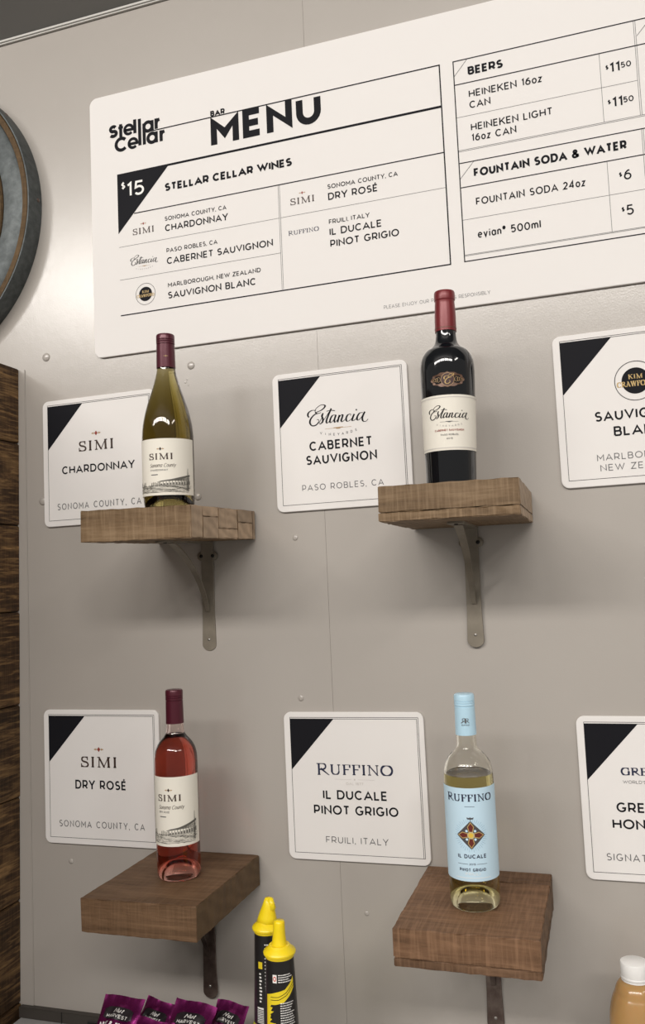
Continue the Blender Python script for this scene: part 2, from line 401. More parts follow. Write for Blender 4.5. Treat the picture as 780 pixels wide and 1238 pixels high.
def sans(ink, s, x, y, cap, width=None, wt=.13, align='l', slant=0, maxlen=None, tr=.17):
    """y = baseline (up positive). width fits by tracking"""
    ws = [gl_width(c, wt)*cap for c in s]; n = len(s); hs = 1
    if width and n > 1:
        fx = sum(q for q, c in zip(ws, s) if c in ' Iil'); hs = min(1.4, max(.8, (width-fx-tr*cap*(n-1))/max(1e-9, sum(ws)-fx)))
    ws = [q*(1 if c in ' Iil' else hs) for q, c in zip(ws, s)]; nat = sum(ws)
    sp = (width-nat)/(n-1) if (width and n > 1) else .14*cap
    tot = nat+sp*(n-1)
    if align == 'c': x -= tot/2
    if align == 'r': x -= tot
    for c, wd in zip(s, ws):
        if c != ' ':
            W, ex, st = SANS[c]; wt2 = wt*cap
            for pl in st:
                P = []
                for (u, v) in pl:
                    px = x+wt2/2+u*(wd-wt2) if W else x+wd/2+(u-.5)*wd*0
                    py = y+wt2/2+v*(cap-wt2); P.append((px+slant*(py-y), py))
                ink.line(P, wt2, clamp=(y, y+cap) if ex else None, ext=wt2/2 if ex else 0, maxlen=maxlen)
        x += wd+sp
    return tot
# serif capitals: strokes ('t' thick / 'h' hairline, points), serifs (x, y)
SER = {
 'S': (.62, [('m', AR(.5, .76, .40, .24, 35, 250, 14)+AR(.5, .25, .45, .25, 75, -150, 14)), ('h', [(.86, 1), (.86, .72)]), ('h', [(.04, 0), (.04, .3)])], []),
 'I': (.34, [('t', [(.5, 0), (.5, 1)])], [(.5, 0), (.5, 1)]),
 'M': (1.12, [('h', [(.14, 0), (.16, 1)]), ('t', [(.16, 1), (.5, 0)]), ('h', [(.5, 0), (.84, 1)]), ('t', [(.84, 1), (.87, 0)])], [(.14, 0), (.87, 0), (.12, 1), (.88, 1)]),
 'R': (.86, [('t', [(.2, 0), (.2, 1)]), ('m', [(.2, 1), (.45, 1)]+AR(.48, .74, .3, .26, 90, -90)+[(.2, .48)]), ('t', [(.42, .5), (.98, -.02)])], [(.2, 0), (.14, 1)]),
 'U': (.90, [('t', [(.18, 1), (.18, .35)]), ('m', [(.18, .35)]+AR(.5, .33, .32, .33, 180, 360)+[(.82, .35)]), ('h', [(.82, .3), (.82, 1)])], [(.18, 1), (.82, 1)]),
 'F': (.66, [('t', [(.24, 0), (.24, 1)]), ('h', [(.24, 1), (.95, 1)]), ('h', [(.24, .52), (.75, .52)]), ('m', [(.93, 1), (.93, .78)])], [(.24, 0), (.2, 1)]),
 'E': (.70, [('t', [(.24, 0), (.24, 1)]), ('h', [(.24, 1), (.92, 1)]), ('h', [(.24, .52), (.75, .52)]), ('h', [(.24, 0), (.96, 0)]), ('m', [(.9, 1), (.9, .8)]), ('m', [(.94, 0), (.94, .22)])], [(.2, 0), (.2, 1)]),
 'N': (.94, [('h', [(.17, 0), (.17, 1)]), ('t', [(.17, 1), (.83, 0)]), ('h', [(.83, 0), (.83, 1)])], [(.17, 0), (.83, 1), (.13, 1)]),
 'O': (.96, [('t', AR(.5, .5, .45, .5, 115, 245)), ('t', AR(.5, .5, .45, .5, -65, 65)), ('m', AR(.5, .5, .45, .5, 60, 120)), ('m', AR(.5, .5, .45, .5, 240, 300))], []),
 'G': (.92, [('t', AR(.52, .5, .47, .5, 115, 245)), ('m', AR(.52, .5, .47, .5, 40, 120)), ('m', AR(.52, .5, .47, .5, 240, 318)), ('t', [(.88, .15), (.88, .45)]), ('h', [(.86, .95), (.86, .68)])], [(.88, .45)]),
 'K': (.84, [('t', [(.2, 0), (.2, 1)]), ('h', [(.82, 1), (.26, .45)]), ('t', [(.42, .6), (.9, 0)])], [(.2, 0), (.2, 1), (.82, 1), (.88, 0)]),
 'C': (.84, [('t', AR(.55, .5, .48, .5, 115, 245)), ('m', AR(.55, .5, .48, .5, 40, 120)), ('m', AR(.55, .5, .48, .5, 240, 322)), ('h', [(.9, .98), (.9, .68)])], []),
 'A': (.90, [('h', [(.12, 0), (.5, 1)]), ('t', [(.5, 1), (.88, 0)]), ('h', [(.25, .33), (.75, .33)])], [(.12, 0), (.88, 0)]),
 'W': (1.24, [('t', [(.1, 1), (.3, 0)]), ('h', [(.3, 0), (.5, 1)]), ('t', [(.5, 1), (.7, 0)]), ('h', [(.7, 0), (.9, 1)])], [(.1, 1), (.5, 1), (.9, 1)]),
 'D': (.90, [('t', [(.2, 0), (.2, 1)]), ('m', [(.2, 1), (.45, 1)]+AR(.45, .5, .45, .5, 90, 50)), ('t', AR(.45, .5, .45, .5, 55, -55)), ('m', AR(.45, .5, .45, .5, -50, -90)+[(.2, 0)])], [(.16, 0), (.16, 1)]),
 'Y': (.84, [('t', [(.14, 1), (.5, .48)]), ('h', [(.5, .48), (.86, 1)]), ('t', [(.5, .5), (.5, 0)])], [(.14, 1), (.86, 1), (.5, 0)]),
}
def serif(ink, s, x, y, cap, width=None, align='l', wt=.17, maxlen=None, big=None):
    sc_ = [1.0]*len(s)
    if big: sc_[0] = big
    ws = [(.35 if c == ' ' else SER[c][0])*cap*k for c, k in zip(s, sc_)]; n = len(s)
    hs = min(1.3, max(.8, (width-.16*cap*(n-1))/sum(ws))) if width and n > 1 else 1
    ws = [q_*hs for q_ in ws]; nat = sum(ws)
    sp = (width-nat)/(n-1) if width and n > 1 else .06*cap
    tot = nat+sp*(n-1)
    if align == 'c': x -= tot/2
    for c, wd, k in zip(s, ws, sc_):
        if c != ' ':
            cp = cap*k; yy = y-(cp-cap)*.35
            W, st, se = SER[c]; W_ = {'t': wt*cap, 'm': wt*.78*cap, 'h': wt*.5*cap}
            for kd, pl in st:
                h = W_[kd]/2
                ink.line([(x+u*wd, yy+h*0+v*cp) for u, v in pl], W_[kd], clamp=(yy, yy+cp), ext=h if len(pl) == 2 else 0, maxlen=maxlen)
            for (u, v) in se:
                sy = yy+(v*cp if v == 0 else v*cp-W_['h']*.9)
                ink.rect(x+u*wd-.15*cap, sy, x+u*wd+.15*cap, sy+W_['h']*.9)
        x += wd+sp
    return tot
def catmull(pts, n=5):
    out = []; P = [pts[0]]+list(pts)+[pts[-1]]
    for i in range(1, len(P)-2):
        p0, p1, p2, p3 = P[i-1], P[i], P[i+1], P[i+2]
        for k in range(n):
            t = k/n; out.append(tuple(0.5*((2*p1[j])+(-p0[j]+p2[j])*t+(2*p0[j]-5*p1[j]+4*p2[j]-p3[j])*t*t+(-p0[j]+3*p1[j]-3*p2[j]+p3[j])*t**3) for j in (0, 1)))
    out.append(pts[-1]); return out
SCRIPT = [
 [(150, 172), (132, 150), (150, 118), (200, 86), (238, 88), (238, 108), (200, 140), (150, 160), (138, 168), (165, 174), (196, 164)],
 [(170, 172), (120, 190), (80, 235), (72, 275), (95, 302), (135, 295), (165, 265), (168, 240), (148, 238)],
 [(142, 142), (100, 142), (62, 165), (52, 195), (64, 214)],
 [(172, 270), (205, 215), (220, 172), (204, 200), (214, 235), (205, 265), (180, 284), (172, 272)],
 [(205, 262), (250, 205), (308, 122)], [(308, 122), (275, 190), (250, 250), (256, 275), (285, 252)], [(256, 152), (300, 142), (346, 146)],
 [(350, 192), (318, 195), (290, 240), (292, 270), (325, 245), (355, 190)], [(355, 188), (336, 240), (340, 266), (372, 235)],
 [(372, 235), (392, 190), (380, 225), (368, 266)], [(374, 240), (405, 195), (425, 188), (422, 210), (408, 245), (418, 260), (448, 238)],
 [(508, 200), (510, 182), (480, 190), (460, 228), (468, 255), (495, 248), (525, 222)],
 [(525, 222), (548, 180), (530, 220), (524, 248), (545, 245), (575, 222)],
 [(640, 168), (605, 172), (576, 215), (582, 245), (615, 222), (652, 160)], [(660, 158), (632, 215), (636, 252), (665, 256), (690, 232)]]
def script_estancia(ink, x, y, width, wt=1.0, only_e=False):
    k = width/640
    for i, pl in enumerate(SCRIPT):
        if only_e and i > 2: break
        pts = catmull([((px-50)*k, (300-(py+.1*(px-100)*0.0)-.1*(px-100))*k) for px, py in pl], 5)
        q = [(x+a, y+b) for a, b in pts]
        # thick on downstrokes
        tp = []
        for j in range(len(q)):
            a = q[max(0, j-1)]; b = q[min(len(q)-1, j+1)]
            dx, dy = b[0]-a[0], b[1]-a[1]; L = hypot(dx, dy) or 1
            tp.append(.45+1.0*max(0, -dy/L)**1.5 if (dy < 0) else .45)
        if i == 1: tp = [max(t, .9) if 3 < j < len(tp)-10 else t for j, t in enumerate(tp)]
        ink.line(q, 13*k*wt, taper=tp)
    if not only_e: ink.disc(x+(572-50)*k, y+(300-138-47)*k, 8*k)
def arc_text(ink, s, cx, cy, width, sag, cap, wt=.12, ser=False):
    n = len(s)
    for i, c in enumerate(s):
        t = (i/(n-1)-.5); px = cx+t*width; py = cy+sag*(2*t)**2
        (serif if ser else sans)(ink, c, px, py, cap, align='c', wt=wt)
def simi_ornament(i_gold, i_red, cx, cy, s):
    i_red.poly([(cx, cy+s*.5), (cx+s*.38, cy), (cx, cy-s*.5), (cx-s*.38, cy)])
    for d in (-1, 1):
        i_gold.poly([(cx+d*s*.42, cy), (cx+d*s*.62, cy+s*.26), (cx+d*s*.78, cy), (cx+d*s*.62, cy-s*.26)])
        i_gold.poly([(cx+d*s*.72, cy), (cx+d*s*.84, cy+s*.16), (cx+d*s*1.12, cy), (cx+d*s*.84, cy-s*.16)])

# ------------------------------------------------------------------ room shell
wall = struct(box('wall_back', -3.2, 2.6, .006, .12, -1.7, 1.16, M['wall']))
# painted sheets on the wall: a hairline joint runs down between them
YS = 0.0
def sheet(x0, x1): return box('wall_panel', x0, x1, YS, .006, -.82, 1.125, M['wall'], wall, .0003)
sheet(-2.6, .0068); sheet(.0071, 1.235); sheet(1.2353, 2.6)
box('edge_strip', -.66, -.6095, -.0022, 0, -.8165, .405, M['wall'], wall, .0015)
for (x, z, r) in [(-.5597, .4238, .0085), (-.2426, .3685, .0075), (-.0498, .035, .0052), (-.0512, -.2451, .0052), (-.5237, -.5474, .005), (-.5729, .1369, .008), (-.2365, .1215, .007), (.05, -.6, .004), (-.2555, .338, .0022), (-.2515, .3435, .0018), (-.249, .332, .0015), (-.294, .358, .003)]:
    V, F = lathe_bm([(r, 0), (r*.96, r*.14), (r*.8, r*.28), (r*.45, r*.38), (0, r*.42)], 18)
    o = pydata('painted_screw_head', V, F, M['wall'], wall, True); o.location = (x, 0, z); o.rotation_euler = (pi/2, 0, 0)
# ceiling; its outward rise is added so it throws no shadow on the wall
cbm = bmesh.new(); cbv = [cbm.verts.new(c) for c in [(x, y, 1.108+.38*-min(y, 0)+dz) for dz in (0, .05) for x, y in ((-3.2, .12), (2.6, .12), (2.6, 0), (2.6, -4.6), (-3.2, -4.6), (-3.2, 0))]]
for f_ in ((0, 1, 2, 5), (5, 2, 3, 4), (6, 11, 8, 7), (11, 10, 9, 8), (0, 6, 7, 1), (1, 7, 8, 2), (2, 8, 9, 3), (3, 9, 10, 4), (4, 10, 11, 5), (5, 11, 6, 0)): cbm.faces.new([cbv[i] for i in f_])
bmesh.ops.recalc_face_normals(cbm, faces=cbm.faces); ceil = struct(bmobj('ceiling', cbm, M['ceiling']))
cb = bmesh.new(); bx(cb, -3.2, 2.6, -.008, .002, 1.0985, 1.108, .003); tr = struct(bmobj('trim_1', cb, M['caulk']))
fl = struct(box('floor', -3.2, 2.6, -4.6, .12, -1.76, -1.7, M['floor']))
ZC = -.836
tr2 = struct(box('trim_2', -.6365, 2.0, -.012, .002, -.8365, -.8165, M['darktrim'], None, .001))
for x in (-.542, -.34, -.13, .08, .3):
    box('joint', x-.0008, x+.0008, -.0128, -.0115, -.8365, -.8165, M['hole'], tr2)
ct = thing('counter', 'grey counter top with a thin dark inlaid border line at the bottom left', 'counter', (0, -.3, ZC))
box('counter_slab', -.634, 2.0, -.4, .298, -.04, 0, M['counter'], ct, .002)
I = Ink(lambda u, v: (u, v, .0004))
for x0, x1 in ((-.66, -.05), (-.03, .6)):
    I.line([(x0+.03, .262), (x1, .262), (x1, -.2), (x0+.03, -.2), (x0+.03, .262)], .0016)
I.line([(-.542, .262), (-.542, .288)], .0016)
I.build('border_line', M['ink'], ct)
box('counter_apron', -.634, 1.98, -.34, .29, -.86, -.04, M['darktrim'], ct)

# ------------------------------------------------------------------ plank clad partition on the left
pt = thing('partition', 'half height partition clad in dark weathered wood planks at the left edge', 'partition', (-.6228, 0, .408))
pt.rotation_euler = (0, radians(.70), 0)
box('partition_core', -.16, -.02, -1.0, -.001, -2.09, -.004, M['plank'], pt)
zj = [.408, .2558, .0920, -.0773, -.2575, -.4330, -.6262, -.8130, -.99, -1.17, -1.36, -1.56, -1.76, -1.96, -2.09]
random.seed(3)
for a, b in zip(zj, zj[1:]):
    z1, z0 = a-.408-.0012, b-.408+.0012
    bm = bmesh.new(); nx = 30
    V = []; F = []; dx = random.uniform(-.0015, 0)
    bx(bm, -.02, dx, -1.0, -.0012, z0, z1, .0018, 2)
    bmobj('plank', bm, M['plank'], pt)

# ------------------------------------------------------------------ galvanised barrel end on the wall
bc = thing('barrel_lid', 'round galvanised metal barrel end with thin wooden rings on the upper left wall', 'barrel lid', (-.876, 0, .738), (pi/2, 0, 0))
R0 = .312
lathe('outer_hoop', [(R0-.0035, .0), (R0, .0), (R0, 0.0390), (R0-.0008, 0.0405), (R0-.0035, 0.0405)], M['galv'], bc, 160, close=True)
lathe('wooden_ring', [(R0-.0185, .0), (R0-.0042, .0), (R0-.0042, 0.0365), (R0-.0060, 0.0395), (R0-.0165, 0.0395), (R0-.0185, 0.0360)], M['ring'], bc, 160, close=True)
lathe('metal_band', [(R0-.066, .0), (R0-.0190, .0), (R0-.0190, 0.0320), (R0-.022, 0.0345), (R0-.045, 0.0375), (R0-.063, 0.0360), (R0-.066, 0.0330)], M['galv'], bc, 160, close=True)
lathe('wooden_ring', [(R0-.080, .0), (R0-.0665, .0), (R0-.0665, 0.0350), (R0-.069, 0.0385), (R0-.077, 0.0385), (R0-.080, 0.0350)], M['ring'], bc, 160, close=True)
lathe('centre_disc', [(R0-.0805, .0), (R0-.0805, 0.0320), (R0-.086, 0.0345), (R0-.2, 0.0380), (0, 0.0400)], M['galv'], bc, 160)
for a in (1, 40, 120, 200, 285):
    aa = radians(a)
    V, F = lathe_bm([(.0042, 0), (.004, .0012), (.0025, .002), (0, .0023)], 14)
    o = pydata('rivet', V, F, M['rust'], bc, True); o.location = ((R0-.0002)*cos(aa), (R0-.0002)*sin(aa), .012); o.rotation_euler = (0, pi/2, aa)

# ------------------------------------------------------------------ signs
def rrect_plate(name, w_, h_, r, t, m, parent, seg=8):
    """plate in local XZ (x right, z down from 0), front at y=-t"""
    pts = []
    for cx, cz, a0 in ((w_-r, -r, 90), (r, -r, 180), (r, -h_+r, 270), (w_-r, -h_+r, 0)):
        arc = [(cx+r*cos(radians(a0-90+90*k/seg)) if False else cx+r*cos(radians(a0+90*k/seg-90)), cz+r*sin(radians(a0+90*k/seg-90))) for k in range(seg+1)]
        pts += arc
    # order: TR, TL, BL, BR with arcs counter-clockwise
    bm = bmesh.new(); vs = [bm.verts.new((x, 0, z)) for x, z in pts]; f = bm.faces.new(vs)
    ex = bmesh.ops.extrude_face_region(bm, geom=[f])
    for v in [g for g in ex['geom'] if isinstance(g, bmesh.types.BMVert)]: v.co.y = -t
    bmesh.ops.recalc_face_normals(bm, faces=bm.faces)
    es = [e for e in bm.edges if all(abs(v.co.y+t) < 1e-6 for v in e.verts)]
    bmesh.ops.bevel(bm, geom=es, offset=.0006, segments=2, affect='EDGES')
    return bmobj(name, bm, m, parent)
SW, SH = .247, .2481
def sign(x, z, rot, label, fn):
    t = thing('wine_sign', label, 'sign', (x, -.0012, z)); t.rotation_euler = (0, -rot, 0)
    th = .0042
    rrect_plate('board', SW, SH, .0125, th, M['board'], t)
    tf = lambda u, v: (u, -th-.0003, v)
    b = Ink(tf); a = .0115; w_ = .0007
    x1, z1 = SW-.0115, -SH+.0115
    b.line([(a, -a+.0025), (a, z1), (x1+.0025, z1), (x1+.0025, -a+.0025), (a, -a+.0025)], w_)
    b.line([(a, -a), (x1, -a), (x1, z1)], w_)
    b.build('border_line', M['ink'], t)
    k = Ink(tf); k.poly([(a, -a), (a+.0795, -a), (a, -a-.0865)]); k.build('corner_triangle', M['ink'], t)
    L = lambda: Ink(tf)
    fn(t, L); return t
def lettering(t, L, lines, light=None):
    k = L()
    for s, base, wd, cap in lines: sans(k, s, SW/2-.001, -base, cap, wd, wt=.18, align='c', tr=.15)
    k.build('lettering', M['ink'], t)
    g = L()
    for s, base, wd, cap in light or []: sans(g, s, SW/2-.001, -base, cap, wd, wt=.115, align='c', tr=.26)
    g.build('small_lettering', M['inkgrey'], t)
def simi_logo(t, L, base=.106, cx=SW/2-.0035, wd=.0766, cap=.0195):
    k = L(); serif(k, 'SIMI', cx, -base, cap, wd, 'c', wt=.215); k.build('logo', M['inkbrown'], t)
    g, r = L(), L(); simi_ornament(g, r, cx, -base+cap+.0135, .0095)
    g.build('logo_wings', M['inktan'], t); r.build('logo_diamond', M['inkred'], t)
def f_chard(t, L):
    simi_logo(t, L); lettering(t, L, [('CHARDONNAY', .1475, .160, .0155)], [('SONOMA COUNTY, CA', .2167, .184, .0125)])
def f_rose(t, L):
    simi_logo(t, L); lettering(t, L, [('DRY ROS\u00c9', .1462, .109, .0165)], [('SONOMA COUNTY, CA', .2167, .182, .0120)])
def est_logo(t, tf, x, y, width, mk, mr, mg):
    k = Ink(tf); script_estancia(k, x, y, width); k.build('logo', mk, t)
    s = width/640
    r = Ink(tf); cx = x+(372-50)*s; cyy = y+(300-322-27)*s
    r.line([(cx-140*s, cyy), (cx+140*s, cyy)], 3*s); r.disc(cx, cyy-2*s, 26*s, 12, 9*s); r.line([(cx-50*s, cyy+4*s), (cx+50*s, cyy+4*s)], 8*s)
    r.build('logo_flourish', mr, t)
    g = Ink(tf); arc_text(g, 'VINEYARDS', cx, cyy-78*s, 370*s, 26*s, 26*s, wt=.16, ser=False); g.build('logo_small_words', mg, t)
def f_est(t, L):
    tf = L().tf
    est_logo(t, tf, .0645, -.0985, .110, M['ink'], M['inktan'], M['inkgrey'])
    lettering(t, L, [('CABERNET', .1435, .1145, .0165), ('SAUVIGNON', .168, .129, .0165)], [('PASO ROBLES, CA', .2135, .148, .0108)])
def f_ruf(t, L):
    k = L(); serif(k, 'RUFFINO', SW/2, -.105, .0172, .134, 'c', wt=.2, big=1.15); k.build('logo', M['inknavy'], t)
    f = L(); f.line([(SW/2-.035, -.1125), (SW/2-.006, -.1125)], .0005); f.line([(SW/2+.006, -.1125), (SW/2+.035, -.1125)], .0005); f.disc(SW/2, -.1125, .0015, 8)
    sans(f, 'DAL 1877', SW/2, -.1215, .0042, .030, wt=.16, align='c'); f.build('logo_small_words', M['inkfaint'], t)
    lettering(t, L, [('IL DUCALE', .146, .113, .0155), ('PINOT GRIGIO', .1715, .148, .0155)], [('FRUILI, ITALY', .2185, .109, .0108)])
def kc_logo(t, tf, cx, cy, R):
    k = Ink(tf); k.ring(cx, cy, R, R*.035, 48); k.disc(cx, cy, R*.67, 40); k.build('logo', M['ink'], t)
    g = Ink(lambda u, v: Vector(tf(u, v))+Vector((0, -.0002, 0)))
    serif(g, 'KIM', cx, cy+R*.10, R*.24, R*.68, 'c', wt=.22); serif(g, 'CRAWFORD', cx, cy-R*.28, R*.27, R*1.78, 'c', wt=.22)
    g.build('logo_gold_words', M['inkgold'], t)
def f_kc(t, L):
    tf = L().tf; kc_logo(t, tf, SW/2-.001, -.0858, .0312)
    lettering(t, L, [('SAUVIGNON', .1455, .130, .0158), ('BLANC', .1712, .076, .0158)], [('MARLBOROUGH,', .2083, .132, .0105), ('NEW ZEALAND', .2250, .124, .0105)])
def f_gg(t, L):
    k = L(); serif(k, 'GREY GOOSE', SW/2, -.0892, .0115, .123, 'c', wt=.24); k.build('logo', M['inknavy'], t)
    f = L(); sans(f, "WORLD'S BEST TASTING VODKA", SW/2, -.1015, .0046, .120, wt=.13, align='c'); f.build('logo_small_words', M['inkgrey'], t)
    lettering(t, L, [('GREY GOOSE', .1450, .142, .0148), ('HONEY DEUCE', .1700, .157, .0148)], [('SIGNATURE COCKTAIL', .2180, .181, .0108)])
G = 'square wine signs on the wall'
for x, z, r, lb, fn in [
    (-.5666, .3327, .0016, 'square white wall sign reading SIMI CHARDONNAY, SONOMA COUNTY, CA', f_chard),
    (-.0797, .3289, .0021, 'square white wall sign reading Estancia CABERNET SAUVIGNON, PASO ROBLES, CA', f_est),
    (.4093, .3347, .0026, 'square white wall sign at upper right edge reading SAUVIGNON BLANC with round black logo', f_kc),
    (-.5754, -.2660, .0002, 'square white wall sign reading SIMI DRY ROSE, SONOMA COUNTY, CA', f_rose),
    (-.0829, -.2682, .0033, 'square white wall sign reading RUFFINO IL DUCALE PINOT GRIGIO, FRUILI, ITALY', f_ruf),
    (.4070, -.2722, .0005, 'square white wall sign at lower right edge with navy logo, reading GREY GOOSE', f_gg)]:
    s = sign(x, z, r, lb, fn); s['group'] = G

# ------------------------------------------------------------------ bar menu board
mn = thing('bar_menu', 'large white bar menu board with black lettering across the top of the wall', 'menu board', (-.445, -.0012, .9309))
rrect_plate('board', 1.338, .5252, .016, .0045, M['board'], mn, 8)
TF = lambda u, v: (u, -.0048, v)
k = Ink(TF); hl = .0016
k.line([(.150, -.0935), (.6975, -.0935), (.6975, -.4487), (.0595, -.4487)], .0022)
k.line([(.0588, -.1684), (.6975, -.1684)], .0042)
k.line([(.094, -.2508), (.6975, -.2508)], hl*1.2)
k.line([(.7215, -.0935), (.7215, -.4480), (1.279, -.4480), (1.279, -.0935), (.7215, -.0935)], .0018)
for yy in (.1360, .2760, .3190): k.line([(.7215, -yy), (1.279, -yy)], .0017)
k.line([(.745, -.0945), (.7222, -.1203)], .0007); k.line([(.7462, -.277), (.7222, -.3035)], .0007)
k.line([(1.041, -.0945), (1.018, -.1203)], .0007)
k.line([(.1247, -.0935), (.150, -.0935)], .0020)
k.build('ruled_frame', M['ink'], mn)
k = Ink(TF)
for p in ([(.0595, -.3132), (.3925, -.3132)], [(.3945, -.3132), (.6970, -.3132)], [(.0595, -.3785), (.3925, -.3785)], [(.3918, -.2512), (.3918, -.4485)], [(.3945, -.2512), (.3945, -.4485)],
          [(.7220, -.1946), (1.014, -.1946)], [(.7220, -.3758), (1.014, -.3758)], [(.7220, -.2533), (1.279, -.2533)], [(.7220, -.2555), (1.279, -.2555)], [(.7220, -.4368), (1.014, -.4368)], [(.7220, -.4385), (1.014, -.4385)],
          [(.9587, -.1365), (.9587, -.2530)], [(.9587, -.3195), (.9587, -.4365)], [(1.0142, -.0940), (1.0142, -.2530)], [(1.0168, -.0940), (1.0168, -.2530)], [(1.0142, -.2765), (1.0142, -.4475)], [(1.0168, -.2765), (1.0168, -.4475)]):
    k.line(p, .0007)
k.build('thin_rules', M['inkgrey'], mn)
k = Ink(TF); k.poly([(.0588, -.1684), (.1715, -.1684), (.0588, -.2863)]); k.build('price_triangle', M['ink'], mn)
k = Ink(lambda u, v: (u, -.0050, v))
sans(k, '$', .0672, -.1985, .0145, None, wt=.15); sans(k, '15', .0797, -.2158, .0290, .0378, wt=.15); k.build('price_numerals', M['white'], mn)
k = Ink(TF)
for s, x0, x1, base, cap, wt in [
    ('STELLAR CELLAR WINES', .1615, .4205, .2195, .0155, .255),
    ('CHARDONNAY', .1598, .2905, .2984, .0132, .175), ('CABERNET SAUVIGNON', .1616, .3775, .3630, .0132, .175), ('SAUVIGNON BLANC', .1618, .3415, .4300, .0132, .175),
    ('DRY ROS\u00c9', .4862, .5775, .2970, .0132, .175), ('IL DUCALE', .4859, .5817, .3620, .0132, .175), ('PINOT GRIGIO', .4863, .6116, .3838, .0132, .175),
    ('MENU', .2613, .4802, .1490, .0555, .235), ('BAR', .2618, .2918, .0925, .0112, .26),
    ('BEERS', .7455, .8047, .1231, .0150, .24), ('HEINEKEN 16oz', .7450, .8666, .1630, .0128, .16), ('CAN', .7451, .7805, .1826, .0128, .16),
    ('HEINEKEN LIGHT', .7452, .8798, .2225, .0128, .16), ('16oz CAN', .7454, .8200, .2415, .0128, .16),
    ('FOUNTAIN SODA & WATER', .7454, .9905, .3042, .0150, .24), ('FOUNTAIN SODA 24oz', .7462, .9233, .3537, .0128, .16), ('evian\u00ae 500ml', .7459, .8493, .4110, .0135, .16),
    ('11', .9732, .9890, .1727, .0168, .16), ('50', .9905, 1.0062, .1682, .0098, .175), ('11', .9733, .9892, .2315, .0168, .16), ('50', .9903, 1.0060, .2270, .0098, .175)]:
    sans(k, s, x0, -base, cap, x1-x0, wt=wt, tr=.14 if wt < .2 or cap > .05 else .08)
for x, b in ((.9668, .1662), (.9664, .2250), (.9752, .3490), (.9752, .4068)): sans(k, '$', x, -b, .0078, None, wt=.19)
sans(k, '6', .9826, -.3550, .0168, None, wt=.14); sans(k, '5', .9826, -.4135, .0168, None, wt=.14)
k.build('lettering', M['ink'], mn)
k = Ink(TF)
for s, x0, x1, base in [('SONOMA COUNTY, CA', .1597, .2880, .2777), ('PASO ROBLES, CA', .1615, .2675, .3404), ('MARLBOROUGH, NEW ZEALAND', .1625, .3517, .4077), ('SONOMA COUNTY, CA', .4858, .6146, .2763), ('FRUILI, ITALY', .4855, .5606, .3412)]:
    sans(k, s, x0, -base, .0085, x1-x0, wt=.165, tr=.15)
k.build('small_lettering', M['ink'], mn)
k = Ink(TF); sans(k, 'PLEASE ENJOY OUR PRODUCTS RESPONSIBLY', .5778, -.5095, .0062, .183, wt=.10); k.build('footer_lettering', M['inkgrey'], mn)
# stacked word logo: the two words share their tall letters
k = Ink(TF); w_ = .0068; q = lambda x, y: (x, -y)
def cell(c, x, y, r, kind):
    if kind == 'e': k.line([q(x-r+.001, y+.0008), q(x+r, y+.0008)]+[(x+r*cos(radians(a)), -y+r*sin(radians(a))) for a in range(0, 316, 15)], w_*.85)
    if kind == 'a': k.line([(x+r*cos(radians(a)), -y+r*sin(radians(a))) for a in range(0, 361, 15)][:-1]+[(x+r, -y)], w_); k.line([q(x+r, y-r-.002), q(x+r, y+r+.002)], w_)
    if kind == 'C': k.line([(x+r*cos(radians(a)), -y+r*sin(radians(a))) for a in range(42, 319, 12)], w_)
k.line([(.0525+.0068*u, -.0772+.0098*v) for u, v in [(a*2-1, b*2-1) for a, b in AR(.5, .745, .44, .255, 30, 255, 12)+AR(.5, .255, .5, .255, 80, -150, 12)]], w_)
k.line([q(.0692, .0655), q(.0692, .0915)], w_); k.line([q(.0640, .0725), q(.0745, .0725)], w_*.8)
cell(k, .0868, .0800, .0090, 'e')
k.line([q(.1005, .0625), q(.1005, .0905)], w_); k.line([q(.1108, .0635), q(.1108, .1172)], w_); k.line([q(.1205, .075), q(.1205, .1176)], w_)
cell(k, .1293, .0830, .0090, 'a'); k.line([q(.1470, .0705), q(.1470, .0915)], w_); k.line([q(.1470, .080), q(.1495, .0748), q(.1545, .0735)], w_)
cell(k, .0700, .1065, .0118, 'C'); cell(k, .0955, .1095, .0090, 'e')
cell(k, .1375, .1075, .0090, 'a'); k.line([q(.1570, .0965), q(.1570, .1185)], w_); k.line([q(.1570, .106), q(.1595, .1008), q(.1645, .0995)], w_)
k.build('cellar_logo', M['ink'], mn)
def mini_simi(x, b):
    k = Ink(TF); serif(k, 'SIMI', x, -b, .0120, .0458, 'l', wt=.21); k.build('wine_logo', M['inkbrown'], mn)
    g, r = Ink(TF), Ink(TF); simi_ornament(g, r, x+.0229, -b+.0198, .0058); g.build('logo_wings', M['inktan'], mn); r.build('logo_diamond', M['inkred'], mn)
mini_simi(.0905, .2940); mini_simi(.4147, .2935)
est_logo(mn, TF, .0838, -.3535, .0590, M['ink'], M['inktan'], M['inkpale'])
kc_logo(mn, TF, .1142, -.4135, .0208)
k = Ink(TF); serif(k, 'RUFFINO', .4081, -.3492, .0078, .0580, 'l', wt=.2, big=1.12); k.build('wine_logo', M['inknavy'], mn)

